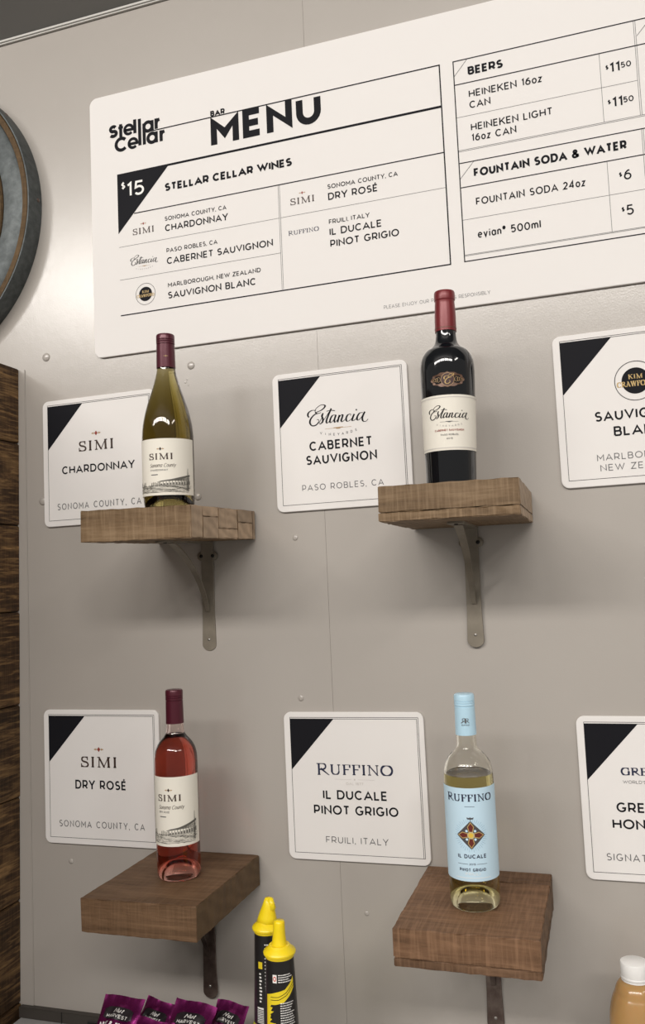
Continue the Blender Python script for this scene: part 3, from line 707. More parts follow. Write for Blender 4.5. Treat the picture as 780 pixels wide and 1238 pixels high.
# ------------------------------------------------------------------ shelves with steel brackets
def rough_block(name, x0, x1, y0, y1, z0, z1, m, parent, amp=.0006, seed=0, step=.012):
    rnd = random.Random(seed)
    bm = bmesh.new(); bx(bm, x0, x1, y0, y1, z0, z1)
    nx = max(2, int((x1-x0)/step)); 
    es = [e for e in bm.edges if abs(e.verts[0].co.x-e.verts[1].co.x) > .001]
    bmesh.ops.subdivide_edges(bm, edges=es, cuts=nx, use_grid_fill=True)
    es = [e for e in bm.edges if abs(e.verts[0].co.y-e.verts[1].co.y) > .001]
    ny = max(1, int((y1-y0)/step)); bmesh.ops.subdivide_edges(bm, edges=es, cuts=ny, use_grid_fill=True)
    bm.normal_update()
    sharp = [e for e in bm.edges if len(e.link_faces) == 2 and e.calc_face_angle(0) > 1]
    bmesh.ops.bevel(bm, geom=sharp, offset=.0011, segments=2, affect='EDGES')
    for v in bm.verts:
        if v.co.y < y0+.01 or v.co.x > x1-.01 or v.co.x < x0+.01: v.co += Vector((rnd.uniform(-1, 1), rnd.uniform(-1, 1), rnd.uniform(-1, 1)))*amp
    return bmobj(name, bm, m, parent)
def bracket(parent, cx, length, m, pz):
    b = bpy.data.objects.new('bracket', None); C.objects.link(b); b.parent = parent; b.location = (cx, 0, pz)
    b.empty_display_size = .01
    # wall strap: rounded bottom end, ears near its top
    hw, y0 = .0125, .0032; n = 12
    def plate(pts, t, name, yb):
        bm = bmesh.new(); vs = [bm.verts.new((x, yb, z)) for x, z in pts]; f = bm.faces.new(vs)
        ex = bmesh.ops.extrude_face_region(bm, geom=[f])
        for v in [g for g in ex['geom'] if isinstance(g, bmesh.types.BMVert)]: v.co.y = yb-t
        bmesh.ops.recalc_face_normals(bm, faces=bm.faces); bmesh.ops.bevel(bm, geom=list(bm.edges), offset=.0004, segments=1, affect='EDGES')
        return bmobj(name, bm, m, b)
    pts = [(-hw*.95, 0), (-hw*.95, -length*.7), (-hw*1.08, -length+hw)]+[(hw*1.08*cos(a), -length+hw+hw*.95*sin(a)) for a in [pi+pi*k_/n for k_ in range(1, n)]]+[(hw*1.08, -length+hw), (hw*.95, -length*.7), (hw*.95, 0)]
    plate(pts, .0036, 'wall_strap', 0)
    for s in (-1, 1):
        V, F = lathe_bm([(0, 0), (.0085, 0), (.0085, .0028), (.008, .0032), (0, .0032)], 20)
        e = pydata('ear', V, F, m, b, True); e.location = (s*.0115, 0, -.0265); e.rotation_euler = (pi/2, 0, 0)
        V, F = lathe_bm([(0, .0033), (.0032, .0033), (.0032, .0042), (0, .0044)], 14)
        e2 = pydata('ear_hole', V, F, M['hole'], b, True); e2.location = (s*.0115, 0, -.0265); e2.rotation_euler = (pi/2, 0, 0)
    V, F = lathe_bm([(0, 0), (.0026, 0), (.0024, .0009), (0, .0013)], 12)
    e = pydata('screw', V, F, M['bolt'], b, True); e.location = (0, -.0036, -length+.021); e.rotation_euler = (pi/2, 0, 0)
    # arm under the shelf
    L = .175
    bm = bmesh.new(); ap = [(-hw, -.001), (-hw, -L+hw)]+[(hw*cos(a), -L+hw+hw*sin(a)) for a in [pi+pi*k_/n for k_ in range(1, n)]]+[(hw, -L+hw), (hw, -.001)]
    vs = [bm.verts.new((x, y, 0)) for x, y in ap]; f = bm.faces.new(vs); ex = bmesh.ops.extrude_face_region(bm, geom=[f])
    for v in [g for g in ex['geom'] if isinstance(g, bmesh.types.BMVert)]: v.co.z = -.0032
    bmesh.ops.recalc_face_normals(bm, faces=bm.faces); bmobj('arm', bm, m, b)
    V, F = lathe_bm([(0, -.0045), (.003, -.0045), (.003, -.003), (0, -.003)], 12)
    e = pydata('arm_hole', V, F, M['hole'], b, True); e.location = (0, -L+.02, 0)
    # curved brace
    P0, P1, P2 = Vector((0, -.135, -.003)), Vector((0, -.040, -.040)), Vector((0, -.0045, -length+.072))
    bm = bmesh.new(); rows = []
    NN = 18
    for i in range(NN+1):
        t = i/NN; p = (1-t)**2*P0+2*t*(1-t)*P1+t*t*P2; d = (2*(1-t)*(P1-P0)+2*t*(P2-P1)).normalized(); nn = Vector((0, -d.z, d.y))
        hw2 = .0068*(1-.45*t)
        rows.append([bm.verts.new(p+Vector((sx*hw2, 0, 0))+nn*sy*.0016) for sx, sy in ((-1, -1), (1, -1), (1, 1), (-1, 1))])
    for A, B in zip(rows, rows[1:]):
        for j in range(4): bm.faces.new((A[j], A[(j+1) % 4], B[(j+1) % 4], B[j]))
    bm.faces.new(rows[0]); bm.faces.new(rows[-1][::-1]); bmesh.ops.recalc_face_normals(bm, faces=bm.faces)
    bmobj('brace', bm, m, b)
W_, D_, T_ = .1969, .2452, .0506
def Rs(a, b, g): return (Matrix.Rotation(a, 3, 'Z') @ Matrix.Rotation(b, 3, 'X') @ Matrix.Rotation(g, 3, 'Y')).to_euler()
SHELVES = [
 ((-.2210, -.004, .0882), (-.0179, .0236, .0163), 'woodA', [(0, .012, .0, .0506), (.012, .075, .0, .022), (.012, .075, .022, .0506), (.075, .150, .0, .034), (.075, .150, .034, .0506), (.150, .205, .0, .016), (.150, .205, .016, .0506), (.205, .2452, .0, .0506)], (-.2186+.2210, .208), 'steel',
  'rough sawn wooden wall shelf under the chardonnay bottle, laminated end grain showing', 1),
 ((.2628, -.004, .0860), (.0087, .0043, .007), 'woodA', [(0, .2452, .0, .0375), (0, .2452, .0375, .0506)], (.2600-.2628, .205), 'steel',
  'rough sawn wooden wall shelf under the dark cabernet bottle', 0),
 ((-.2373, -.004, -.5139), (-.0005, 0, -.0012), 'woodB', [(0, .2452, .0, .0506)], (-.2395+.2373, .203), 'rust',
  'brown wooden wall shelf under the pink rose bottle, top face visible', 0),
 ((.2571, -.004, -.5156), (-.0072, .02, .0035), 'woodC', [(0, .050, .0, .0395), (0, .2452, .0395, .0506), (.050, .2452, .0, .0395)], (.2555-.2571, .21), 'rust',
  'reddish brown wooden wall shelf under the pale blue labelled bottle', 0)]
shelf_M = []
for si, (loc, ang, wm, parts, (bcx, blen), bm_, lb, _) in enumerate(SHELVES):
    t = thing('wall_shelf', lb, 'shelf', loc, Rs(*ang), 'wooden bracket shelves on the wall')
    shelf_M.append(Matrix.LocRotScale(Vector(loc), Rs(*ang), None))
    for pi_, (ya, yb, za, zb) in enumerate(parts):
        e = .0002
        rough_block('wood_strip', -W_/2, W_/2, -yb+(e if yb < .24 else 0), -ya-(e if ya else 0), -zb+(e if zb < .05 else 0), -za-(e if za else 0), M[wm], t, seed=si*10+pi_)
    bracket(t, bcx, .1985, M[bm_], -T_)

# ------------------------------------------------------------------ wine bottles
def facing(x, y): return atan2(CAM.y-y, CAM.x-x)
class Wrap:
    def __init__(s, r, phi, rf=None): s.r = r; s.phi = phi; s.rf = rf
    def tf(s, off=.0):
        def f(u, v):
            r = (s.rf(v) if s.rf else s.r)+off; a = s.phi+u/s.r
            return (r*cos(a), r*sin(a), v)
        f.curved = True
        return f
def patch(name, wr, a0, a1, z0, z1, off, m, parent, n=48, nz=1):
    """curved label sheet with thickness"""
    V, F = [], []; r = wr.r
    for o_ in (off, off-.00025):
        f = wr.tf(o_)
        for j in range(nz+1):
            for i in range(n+1): V.append(f(r*(a0+(a1-a0)*i/n), z0+(z1-z0)*j/nz))
    S = (n+1)*(nz+1)
    for j in range(nz):
        for i in range(n):
            a = j*(n+1)+i; F.append((a, a+1, a+n+2, a+n+1)); F.append((S+a+n+1, S+a+n+2, S+a+1, S+a))
    for i in range(n):
        F.append((S+i, S+i+1, i+1, i)); a = nz*(n+1)+i; F.append((a, a+1, S+a+1, S+a))
    for j in range(nz):
        a = j*(n+1); F.append((a, a+n+1, S+a+n+1, S+a)); a += n; F.append((S+a, S+a+n+1, a+n+1, a))
    o = pydata(name, V, F, m, parent, True)
    bm = bmesh.new(); bm.from_mesh(o.data)
    for e in bm.edges:
        if len(e.link_faces) == 2 and e.calc_face_angle(0) > radians(35): e.smooth = False
    bm.to_mesh(o.data); bm.free(); return o
def bottle_root(name, label, pos, shelf, tilt=(0, 0)):
    Ms = shelf_M[shelf]; inv = Ms.inverted(); lp = inv @ Vector((*pos, 0)); 
    # foot of the bottle on the shelf's top plane
    zz = 0; P = Vector(pos+(0,)); nrm = Ms.to_3x3() @ Vector((0, 0, 1)); o0 = Ms.translation
    z = o0.z-(nrm.x*(P.x-o0.x)+nrm.y*(P.y-o0.y))/nrm.z
    e = (Ms.to_3x3()).to_euler()
    t = thing(name, label, 'wine bottle', (pos[0], pos[1], z+.0009), (e.x+tilt[0], e.y+tilt[1], 0), 'wine bottles on the wall shelves')
    return t
def glass_profile(outer, fill, wall_=.0026, punt=(.026, .022)):
    """outer: smoothed (r,z) from foot to mouth. Closed solid with a punt and the empty headspace as a cavity"""
    pr, ph = punt; prof = [(0, ph)]
    for k_ in range(1, 9): a = pi/2*k_/8; prof.append((pr*sin(a), ph*cos(a)**1.0*.97+.0022))
    prof += [(outer[0][0]*.86, 0), (outer[0][0]*.95, .0004)]+list(outer)
    top = outer[-1]
    inner = [(max(.003, r-wall_), z) for r, z in reversed(outer) if z > fill]
    prof += [(top[0]-.002, top[1]+.0005)]+inner
    r_at = next(r for r, z in outer if z >= fill)-wall_
    prof += [(r_at, fill), (r_at*.93, fill-.0008), (0, fill-.0008)]
    return prof
def screw_cap(t, r, z0, z1, m, r0=None, rings=True):
    r0 = r0 or r; g = .0004
    lathe('cap_sleeve', [(r0-.0006, z0), (r0+.0003, z0), (r0+.0003, z0+.001), (r, z1-.0185), (r-.0008, z1-.0178), (r-.0009, z1-.017)], m, t)
    p = [(r-.0009, z1-.0172), (r+.0002, z1-.0168), (r+.0002, z1-.0140), (r-.0005, z1-.0134), (r+.0002, z1-.0128), (r+.0002, z1-.0108), (r-.0005, z1-.0102), (r+.0002, z1-.0096), (r+.0002, z1-.003), (r-.0006, z1-.0009), (r-.002, z1), (0, z1)]
    c = lathe('screw_cap', p, m, t)
    return c

SIMI_ART_SEED = 5
def simi_art(lb, wr, z0, z1, sub, aL, aR, rnd):
    """engraved winery scene: u from aL to aR (arc metres), v from z0 upward, on the label"""
    k = Ink(wr.tf(.0009)); Wd = aR-aL; H = (z1-z0)
    U = lambda x: aL+x*Wd
    Vv = lambda y: z0+y*H
    hs = .00042
    def ln(pts, w=hs): k.line([(U(x), Vv(y)) for x, y in pts], w, maxlen=.004)
    # field furrows
    for i in range(10):
        y = .03+.025*i
        ln([(.02+j*.1, y+.012*sin(j*1.3+i)+rnd.uniform(-.004, .004)) for j in range(10)], hs*rnd.uniform(.5, 1.3))
    for i in range(110):
        x, y = rnd.uniform(.02, .95), rnd.uniform(.02, .24); ln([(x, y), (x+rnd.uniform(.02, .07), y+rnd.uniform(-.008, .012))], hs*rnd.uniform(.6, 1.6))
    # long hall in perspective: roof and arcade
    k.poly([(U(.44), Vv(.40)), (U(.60), Vv(.44)), (U(.95), Vv(.62)), (U(.95), Vv(.55)), (U(.62), Vv(.395))])
    for i in range(7): ln([(.42+.02*i, .37+.008*i), (.95, .52-.02*i)], hs*.7)
    ln([(.44, .27), (.95, .28)], hs); 
    for i in range(11):
        x = .47+.045*i; ln([(x, .275), (x, .36+.014*i)], hs*1.9)
        k.poly([(U(x+.008), Vv(.278)), (U(x+.030), Vv(.278)), (U(x+.030), Vv(.318+.008*i)), (U(x+.008), Vv(.312+.008*i))])
    ln([(.42, .365), (.95, .50)], hs*1.4)
    # far trees
    for x in (.03, .05, .07, .13, .16, .19, .33, .36, .39, .42, .45):
        h = rnd.uniform(.08, .17)
        ln([(x, .24), (x, .26+h)], hs*1.2)
        for q_ in range(5): ln([(x-.012, .26+h*q_/5), (x+.012, .27+h*q_/5)], hs*.7)
    for i in range(24):
        x = rnd.uniform(.0, .5); ln([(x, .24), (x+.03, .25+rnd.uniform(0, .03))], hs)
    # tall conifer on the right
    for i in range(26):
        y = .08+.72*i/26; wdt = .055*(1-i/30)
        k.poly([(U(.91-wdt*rnd.uniform(.6, 1)), Vv(y-.012)), (U(.91), Vv(y+.022)), (U(.91+wdt*rnd.uniform(.4, .9)), Vv(y-.012)), (U(.91), Vv(y-.002))])
    ln([(.91, .05), (.91, .83)], hs*2)
    k.build('winery_engraving', M['labelart'], lb)
def simi_label(t, r, z0, z1, phi, half, txtv, zc, kind, artA, artB):
    wr = Wrap(r, phi)
    lb = patch('front_label', wr, -half, half, z0, z1, .0006, M['label'], t)
    k = Ink(wr.tf(.0009)); serif(k, 'SIMI', 0, txtv, .0103, .0400, 'c', wt=.23); k.build('logo', M['inkbrown'], lb)
    g, q_ = Ink(wr.tf(.0009)), Ink(wr.tf(.0009)); simi_ornament(g, q_, 0, txtv+.0175, .0058)
    g.build('logo_wings', M['inktan'], lb); q_.build('logo_diamond', M['inkbrown'], lb)
    k = Ink(wr.tf(.0009)); sans(k, 'Sonoma County', -.0195, txtv-.0125, .0062, .043, wt=.09, slant=.35); k.build('script_words', M['inkbrown'], lb)
    k = Ink(wr.tf(.0009)); sans(k, kind, -.0185, txtv-.0185, .0029, None if kind != 'CHARDONNAY' else .030, wt=.16); k.line([(-.017, txtv-.0245), (-.005, txtv-.0245)], .0014, maxlen=.003)
    k.build('small_words', M['inkgrey'], lb)
    simi_art(lb, wr, z0+.0035, z0+(z1-z0)*.56 if kind == 'CHARDONNAY' else z0+(z1-z0)*.56, 0, artA, artB, random.Random(SIMI_ART_SEED))

# chardonnay
pos = (-.2160, -.150); ph = facing(*pos)
t = bottle_root('wine_bottle', 'olive green chardonnay bottle with cream label and maroon screw cap, on the top left shelf', pos, 0)
outer = smooth_prof([(.0390, .0018), (.0408, .006), (.0418, .014), (.0425, .04), (.0427, .10), (.0424, .125), (.0400, .146), (.0357, .165), (.0303, .183), (.0245, .200), (.0196, .216), (.0162, .230), (.0147, .242), (.0142, .262), (.0140, .290)], 5)
lathe('glass_bottle', glass_profile(outer, .248, punt=(.030, .030)), M['g_chard'], t, 72)
screw_cap(t, .0152, .2380, .2955, M['maroon'], .0156)
k = Ink(Wrap(.0155, ph).tf(.0007)); simi_ornament(k, k, 0, .256, .0035); k.build('cap_mark', M['inktan'], t)
simi_label(t, .0427, .0215, .1140, ph-radians(17), radians(85), .0795, .07, 'CHARDONNAY', -.0520, .0560)
# cabernet
pos = (.2560, -.150); ph = facing(*pos)
t = bottle_root('wine_bottle', 'black cabernet bottle with burgundy capsule and cream Estancia label, on the top right shelf', pos, 1, (0, .012))
def cab_r(z): return .0372+.0036*max(0, min(1, z/.165))
outer = [(.0355, .0), (.0368, .0015), (.0374, .005)]+[(cab_r(z/100), z/100) for z in (1, 3, 5, 8, 11, 14, 16, 17.2)]
outer += smooth_prof([(.0408, .175), (.0402, .186), (.0378, .197), (.0318, .2065), (.0235, .2125), (.0178, .219), (.0156, .228), (.0148, .242), (.0138, .29)], 5)
lathe('glass_bottle', [(0, 0)]+outer+[(0, .29)], M['g_cab'], t, 72)
lathe('neck_capsule', [(.0148, .2375), (.0162, .2375), (.0160, .262), (.0151, .279), (.0147, .2845), (.0150, .2855), (.0157, .2862), (.0159, .2900), (.0157, .2975), (.0148, .2995), (0, .3000)], M['burg'], t)
lathe('capsule_band', [(.0160, .2415), (.01655, .2415), (.01655, .2422), (.0160, .2422)], M['emblem'], t, close=True)
wr = Wrap(.0398, ph, cab_r)
lb = patch('front_label', wr, -radians(100), radians(100), .0520, .1335, .0006, M['label'], t, nz=3)
for zz in (.0555, .1300):
    k = Ink(wr.tf(.0010)); k.line([(-.068, zz), (.068, zz)], .0010, maxlen=.003); k.build('label_ridge', M['inkfaint'], lb)
f_ = wr.tf(.0011)
est_logo(lb, f_, -.0310, .0985, .0620, M['ink'], M['inkgrey'], M['inkpale'])
k = Ink(f_); sans(k, 'CABERNET SAUVIGNON', 0, .0800, .0029, .044, wt=.2, align='c'); k.build('small_words', M['inkred'], lb)
k = Ink(f_); sans(k, 'PASO ROBLES', 0, .0735, .0024, .026, wt=.16, align='c'); sans(k, '2015', 0, .0680, .0022, .009, wt=.16, align='c'); k.build('small_words', M['inkgrey'], lb)
# oval emblem on the shoulder
zc = .1560; wr2 = Wrap(.0398, ph, cab_r)
k = Ink(wr2.tf(.0008))
pts = []
for i in range(48):
    a = 2*pi*i/48; ca, sa = cos(a), sin(a); rx = .0245*abs(ca)**1.4*(1 if ca > 0 else -1); ry = .0112*(1 if sa > 0 else -1)*abs(sa)**.8
    sc2 = 1+.05*cos(a*12); pts.append((rx*sc2, zc+ry*sc2))
for i in range(48): k.quad([(0, zc), pts[i], pts[(i+1) % 48]])
em = k.build('shoulder_emblem', M['emblem'], t)
k = Ink(wr2.tf(.0010)); k.disc(0, zc, .0092, 28); k.build('emblem_disc', M['emblemdark'], em)
k = Ink(wr2.tf(.0012)); script_estancia(k, -.0050, zc-.0062, .046, 1.2, True); k.build('emblem_letter', M['inkgold'], em)
k = Ink(wr2.tf(.0011)); k.ring(0, zc, .0094, .0006, 32)
for s_ in (-1, 1):
    for j in range(4): k.ring(s_*(.0125+.0028*j), zc, .0022*(1-.14*j), .0004, 12, ry=.0036*(1-.2*j))
k.build('emblem_scrolls', M['inktan'], em)

# rose
pos = (-.2285, -.1290); ph = facing(*pos)
t = bottle_root('wine_bottle', 'pink rose wine bottle with cream SIMI label and maroon cap, on lower left shelf', pos, 2)
outer = smooth_prof([(.0330, .0018), (.0345, .0055), (.0352, .013), (.0354, .05), (.0354, .11), (.0354, .165), (.0352, .185), (.0341, .1975), (.0310, .2080), (.0255, .2170), (.0193, .2238), (.0155, .2300), (.0140, .2370), (.0136, .25), (.0134, .290)], 5)
lathe('glass_bottle', glass_profile(outer, .2285, punt=(.0245, .030)), M['g_rose'], t, 72)
screw_cap(t, .0143, .2455, .3005, M['maroon'], .0146)
simi_label(t, .0355, .0560, .1650, ph-radians(22), radians(92), .1270, .12, 'DRY ROS\u00c9', -.0470, .0520)
# pinot grigio
pos = (.2560, -.1460); ph = facing(*pos)
t = bottle_root('wine_bottle', 'clear pinot grigio bottle with pale blue label and cap, on lower right shelf', pos, 3)
outer = smooth_prof([(.0335, .0018), (.0350, .0055), (.0357, .013), (.0359, .05), (.0359, .11), (.0359, .165), (.0357, .182), (.0345, .1940), (.0312, .2045), (.0250, .2130), (.0185, .2190), (.0150, .2250), (.0143, .2330), (.0140, .25), (.0138, .290)], 5)
lathe('glass_bottle', glass_profile(outer, .1870, punt=(.0250, .030)), M['g_ruf'], t, 72)
screw_cap(t, .0147, .2420, .3005, M['bluecap'], .0150)
k = Ink(Wrap(.0150, ph).tf(.0008))
serif(k, 'R', .0024, .2600, .0068, None, 'c', wt=.15); k.line([(-.0004, .2600), (-.0004, .2668)], .0011)
k.line([(-.0004, .2668)]+[(-.0024+.0018*cos(radians(a)), .2650+.0018*sin(radians(a))) for a in range(90, 271, 20)]+[(-.0004, .2632)], .0008); k.line([(-.0022, .2632), (-.0060, .2600)], .0011)
k.build('cap_mark', M['inkgrey'], t)
k = Ink(Wrap(.0150, ph).tf(.0008)); sans(k, 'RUFFINO', 0, .2565, .0018, .0110, wt=.16, align='c'); k.build('cap_words', M['inkgrey'], t)
wr = Wrap(.0359, ph)
lb = patch('front_label', wr, -radians(88), radians(84), .0440, .1730, .0006, M['bluelabel'], t)
f_ = wr.tf(.0009)
k = Ink(f_); serif(k, 'RUFFINO', -.001, .1545, .0100, .0680, 'c', wt=.22, big=1.12, maxlen=.003); k.build('logo', M['inknavy'], lb)
k = Ink(f_); k.line([(-.008, .1475), (.006, .1475)], .0005, maxlen=.003); sans(k, 'IL DUCALE', -.001, .0760, .0056, .0405, wt=.20, align='c')
k.line([(-.022, .0680), (-.007, .0680)], .0005, maxlen=.003); k.line([(.005, .0680), (.020, .0680)], .0005, maxlen=.003); sans(k, '2015', -.001, .0667, .0026, .009, wt=.16, align='c')
sans(k, 'PINOT GRIGIO', -.001, .0580, .0044, .0370, wt=.2, align='c'); k.build('lettering', M['inknavy'], lb)
k = Ink(f_); sans(k, 'FRIULI', -.001, .0528, .0038, .020, wt=.13, align='c'); k.line([(-.026, .0490), (.025, .0490)], .0007, maxlen=.003); k.build('pale_words', M['white'], lb)
cx, cz, S = -.001, .1080, .0195
k = Ink(f_)
for i in range(44):
    a = 2*pi*i/44; k.line([(cx+S*.88*cos(a), cz+S*.88*sin(a)), (cx+S*(1.12 if i % 2 else 1.2)*cos(a), cz+S*(1.12 if i % 2 else 1.2)*sin(a))], .0004)
k.build('emblem_rays', mat('ray_ink', (.25, .42, .55), .5), lb)
k = Ink(f_); D = S*1.02
k.poly([(cx+D, cz), (cx, cz+D), (cx-D, cz), (cx, cz-D)]); k.poly([(cx-.004, cz+D+.002), (cx-.005, cz+D+.0048), (cx-.002, cz+D+.0035), (cx, cz+D+.0052), (cx+.002, cz+D+.0035), (cx+.005, cz+D+.0048), (cx+.004, cz+D+.002)])
k.line([(cx, cz+D), (cx, cz+D+.003)], .0012); em = k.build('emblem_diamond', mat('slate_ink', (.07, .065, .07), .5), lb)
k = Ink(wr.tf(.00105))
for sx, sy in ((1, 1), (1, -1), (-1, 1), (-1, -1)): k.disc(cx+sx*.0058, cz+sy*.0058, .0018, 10)
k.build('emblem_windows', M['bluelabel'], em)
def cross(ink, g):
    for a in range(4):
        ca, sa = cos(a*pi/2), sin(a*pi/2)
        ink.poly([(cx+x*ca-y*sa, cz+x*sa+y*ca) for x, y in [(.002, -.0012-g), (.0115, -.0036-g), (.0165+g*1.5, 0), (.0115, .0036+g), (.002, .0012+g)]])
k = Ink(wr.tf(.00115)); cross(k, .0011); k.build('emblem_gold_edge', M['inkgold'], em)
k = Ink(wr.tf(.00125)); cross(k, 0); k.build('emblem_cross', mat('dark_red_ink', (.13, .018, .012), .45), em)
k = Ink(wr.tf(.00135)); k.disc(cx, cz, .0050, 22); k.build('emblem_boss', mat('pale_gold_ink', (.55, .47, .25), .4), em)
k = Ink(wr.tf(.00145)); k.disc(cx, cz, .0034, 18); k.build('emblem_centre', mat('bright_gold_ink', (.72, .48, .06), .4), em)

# ------------------------------------------------------------------ mixer bottles with yellow pourers
def mixer(x, y, lb, phi_off, spout_dir, seed, tail):
    rnd = random.Random(seed); ph = facing(x, y)+phi_off
    t = thing('mixer_bottle', lb, 'bottle', (x, y, ZC), None, 'mixer bottles with yellow pour spouts'); t.scale = (.88, .88, 1.172)
    lathe('bottle_body', smooth_prof([(.044, 0), (.0478, .004), (.048, .02), (.048, .078), (.0472, .094), (.043, .110), (.035, .123), (.0285, .133), (.0262, .140), (.0240, .185), (.0203, .243)], 4)+[(0, .244)], M['mixer'], t, 48)
    rr = lambda z: .0270-(z-.120)/.118*.0058
    wr = Wrap(.0245, ph, rr)
    lab = patch('shrink_label', wr, -pi, pi*.999,   .1365, .2425, .0008, M['blacklabel'], t, 48, 6)
    yk = Ink(wr.tf(.0010))
    def yp(pts): yk.poly(pts)
    if tail == 0:   # nearer bottle
        # brush stroke of yellow sweeping up, ragged left column
        pr = [(-.027, .2040), (-.008, .2085), (.006, .2110), (.016, .2170), (.023, .2230), (.023, .2110), (.014, .2035), (.004, .1975), (-.010, .1950), (-.027, .1935)]
        for i in range(4): yk.poly([pr[i], pr[i+1], pr[8-i], pr[9-i]])
        z = .1960
        while z > .150:
            w1 = rnd.uniform(.009, .018); yk.poly([(-.027, z), (-.027+w1, z), (-.027+w1*rnd.uniform(.4, .9), z-.0045), (-.027, z-.0045)]); z -= .0042
        yk.build('yellow_artwork', M['yellowink'], lab)
        kk = Ink(wr.tf(.0012))
        for zz, off_ in ((.2075, 0), (.2045, .002)): kk.line([(-.018, zz-.005), (-.004, zz-.004), (.008, zz), (.022, zz+.009)], .0007)
        kk.build('black_brush_lines', M['ink'], lab)
        wk = Ink(wr.tf(.0011)); wk.rect(-.0135, .2185, -.0065, .2275); wk.rect(.002, .1380, .022, .1530, .004)
        rows = [(.2265, -.004, .017), (.2240, -.004, .020), (.2215, -.004, .014), (.2190, -.004, .019)]+[(.1960-.0026*i-.0, -.002, .014+rnd.uniform(0, .008)) for i in range(14)]
        for z, a, b in rows:
            u = a
            while u < b: l_ = rnd.uniform(.001, .0035); wk.rect(u, z, min(b, u+l_), z+.0010, .003); u += l_+.0006
        wk.build('white_print', M['white'], lab)
        rk = Ink(wr.tf(.0013)); rk.ring(-.0100, .2230, .0022, .0011, 14); rk.build('red_mark', M['redtag'], lab)
        bk = Ink(wr.tf(.0013))
        for i in range(8): u = .0045+.0019*i; bk.rect(u, .1385, u+rnd.uniform(.0004, .001), .1525)
        bk.build('barcode', M['ink'], lab)
    else:
        yk.rect(-.0210, .2030, -.0130, .2110, .004); yk.rect(-.002, .2225, .020, .2245, .004); yk.build('yellow_artwork', M['yellowink'], lab)
        wk = Ink(wr.tf(.0011)); wk.rect(-.0235, .1400, -.0120, .1580, .004); wk.rect(-.0080, .1600, .006, .1820, .004)
        for i in range(20):
            z = .2310-.0040*i
            if .158 < z < .183: continue
            u = -.0085; b = .016
            while u < b: l_ = rnd.uniform(.001, .004); wk.rect(u, z, u+l_, z+.0012, .003); u += l_+.0008
        for i in range(9):
            z = .1960-.004*i; wk.rect(-.019, z, -.016+rnd.uniform(0, .002), z+.002)
        wk.build('white_print', M['white'], lab)
        bk = Ink(wr.tf(.0013))
        for i in range(12): z = .1610+.0018*i; bk.rect(-.0078, z, .006, z+rnd.uniform(.0004, .001), .003)
        for i in range(8): z = .1410+.0020*i; bk.rect(-.0232, z, -.0122, z+.0010, .003)
        bk.build('barcode', M['ink'], lab)
    fl_ = lathe('pourer_flange', [(.0195, .2415), (.0220, .2418), (.0228, .2430), (.0232, .2448), (.0250, .2455), (.0254, .2475), (.0243, .2492), (.0185, .2525), (.0160, .2550), (0, .2560)], M['yellow'], t, 48)
    # spout
    bm = bmesh.new(); rows = []; d = Vector((cos(spout_dir), sin(spout_dir), 0)); side = Vector((-d.y, d.x, 0))
    st = [(0.0, .2540, .0185, .0165), (.0008, .2600, .0160, .0140), (.002, .2660, .0138, .0118), (.0035, .2720, .0112, .0100), (.0040, .2780, .0080, .0080), (.0035, .2830, .0040, .0050)] if tail else \
         [(0.0, .2525, .0145, .0140), (.0, .2570, .0118, .0112), (-.0005, .2650, .0106, .0100), (-.0015, .2730, .0098, .0092), (-.0025, .2800, .0094, .0088), (-.0030, .2825, .0080, .0076)]
    n = 20
    for (off_, z, ra, rb) in st:
        rows.append([bm.verts.new(Vector((0, 0, z))+d*(off_+ra*cos(2*pi*i/n))+side*rb*sin(2*pi*i/n)) for i in range(n)])
    for A, B in zip(rows, rows[1:]):
        for j in range(n): bm.faces.new((A[j], A[(j+1) % n], B[(j+1) % n], B[j]))
    bm.faces.new(rows[-1]); bm.faces.new(rows[0][::-1]); bmesh.ops.recalc_face_normals(bm, faces=bm.faces)
    bmobj('pour_spout', bm, M['yellow'], t, True)
    if tail:
        bm = bmesh.new(); r_ = bmesh.ops.create_cone(bm, cap_ends=True, segments=16, radius1=.0068, radius2=.0068, depth=.016)
        for v in bm.verts: v.co = Vector((v.co.x, v.co.y*.8, v.co.z))
        bmesh.ops.bevel(bm, geom=[e for e in bm.edges if e.calc_face_angle(0) > 1], offset=.0015, segments=2, affect='EDGES')
        o = bmobj('spout_cap', bm, M['yellow'], t, True); o.location = d*.0105+Vector((0, 0, .2750)); o.rotation_euler = (0, radians(-28), spout_dir)
mixer(.007, -.290, 'nearer mixer bottle with black label and yellow pourer, white print and yellow brush strokes', 0, 2.3, 3, 0)
mixer(-.041, -.215, 'farther mixer bottle with black label and closed yellow pourer, yellow green juice below', radians(4), -.35, 5, 1)

# ------------------------------------------------------------------ juice bottle at lower right
t = thing('juice_bottle', 'amber juice bottle with white screw cap at the bottom right corner', 'bottle', (.4680, -.12, ZC))
zt = .2475
body = [(.034, 0), (.038, .003), (.0395, .01), (.0395, .10), (.0385, .112), (.0392, .118), (.0392, .150), (.0378, .158), (.0384, .164), (.0372, .178), (.0350, .190), (.0318, .200), (.0290, .206), (.0272, .212), (.0235, .2185), (.0178, .2225), (.0165, .226), (.0165, zt-.004)]
lathe('bottle_body', smooth_prof(body, 4)+[(0, zt-.004)], M['juice'], t, 56)
lathe('neck_ring', [(.0168, .2225), (.0192, .2228), (.0192, .2250), (.0168, .2255)], M['whitecap'], t, 48, close=True)
capp = [(.0165, .2262), (.0196, .2262), (.0198, .2270), (.0196, .2285), (.0192, .2290), (.0194, .2297), (.0194, zt-.0022), (.0188, zt-.0008), (.0175, zt), (0, zt-.0002)]
lathe('screw_cap', capp, M['whitecap'], t, 60)

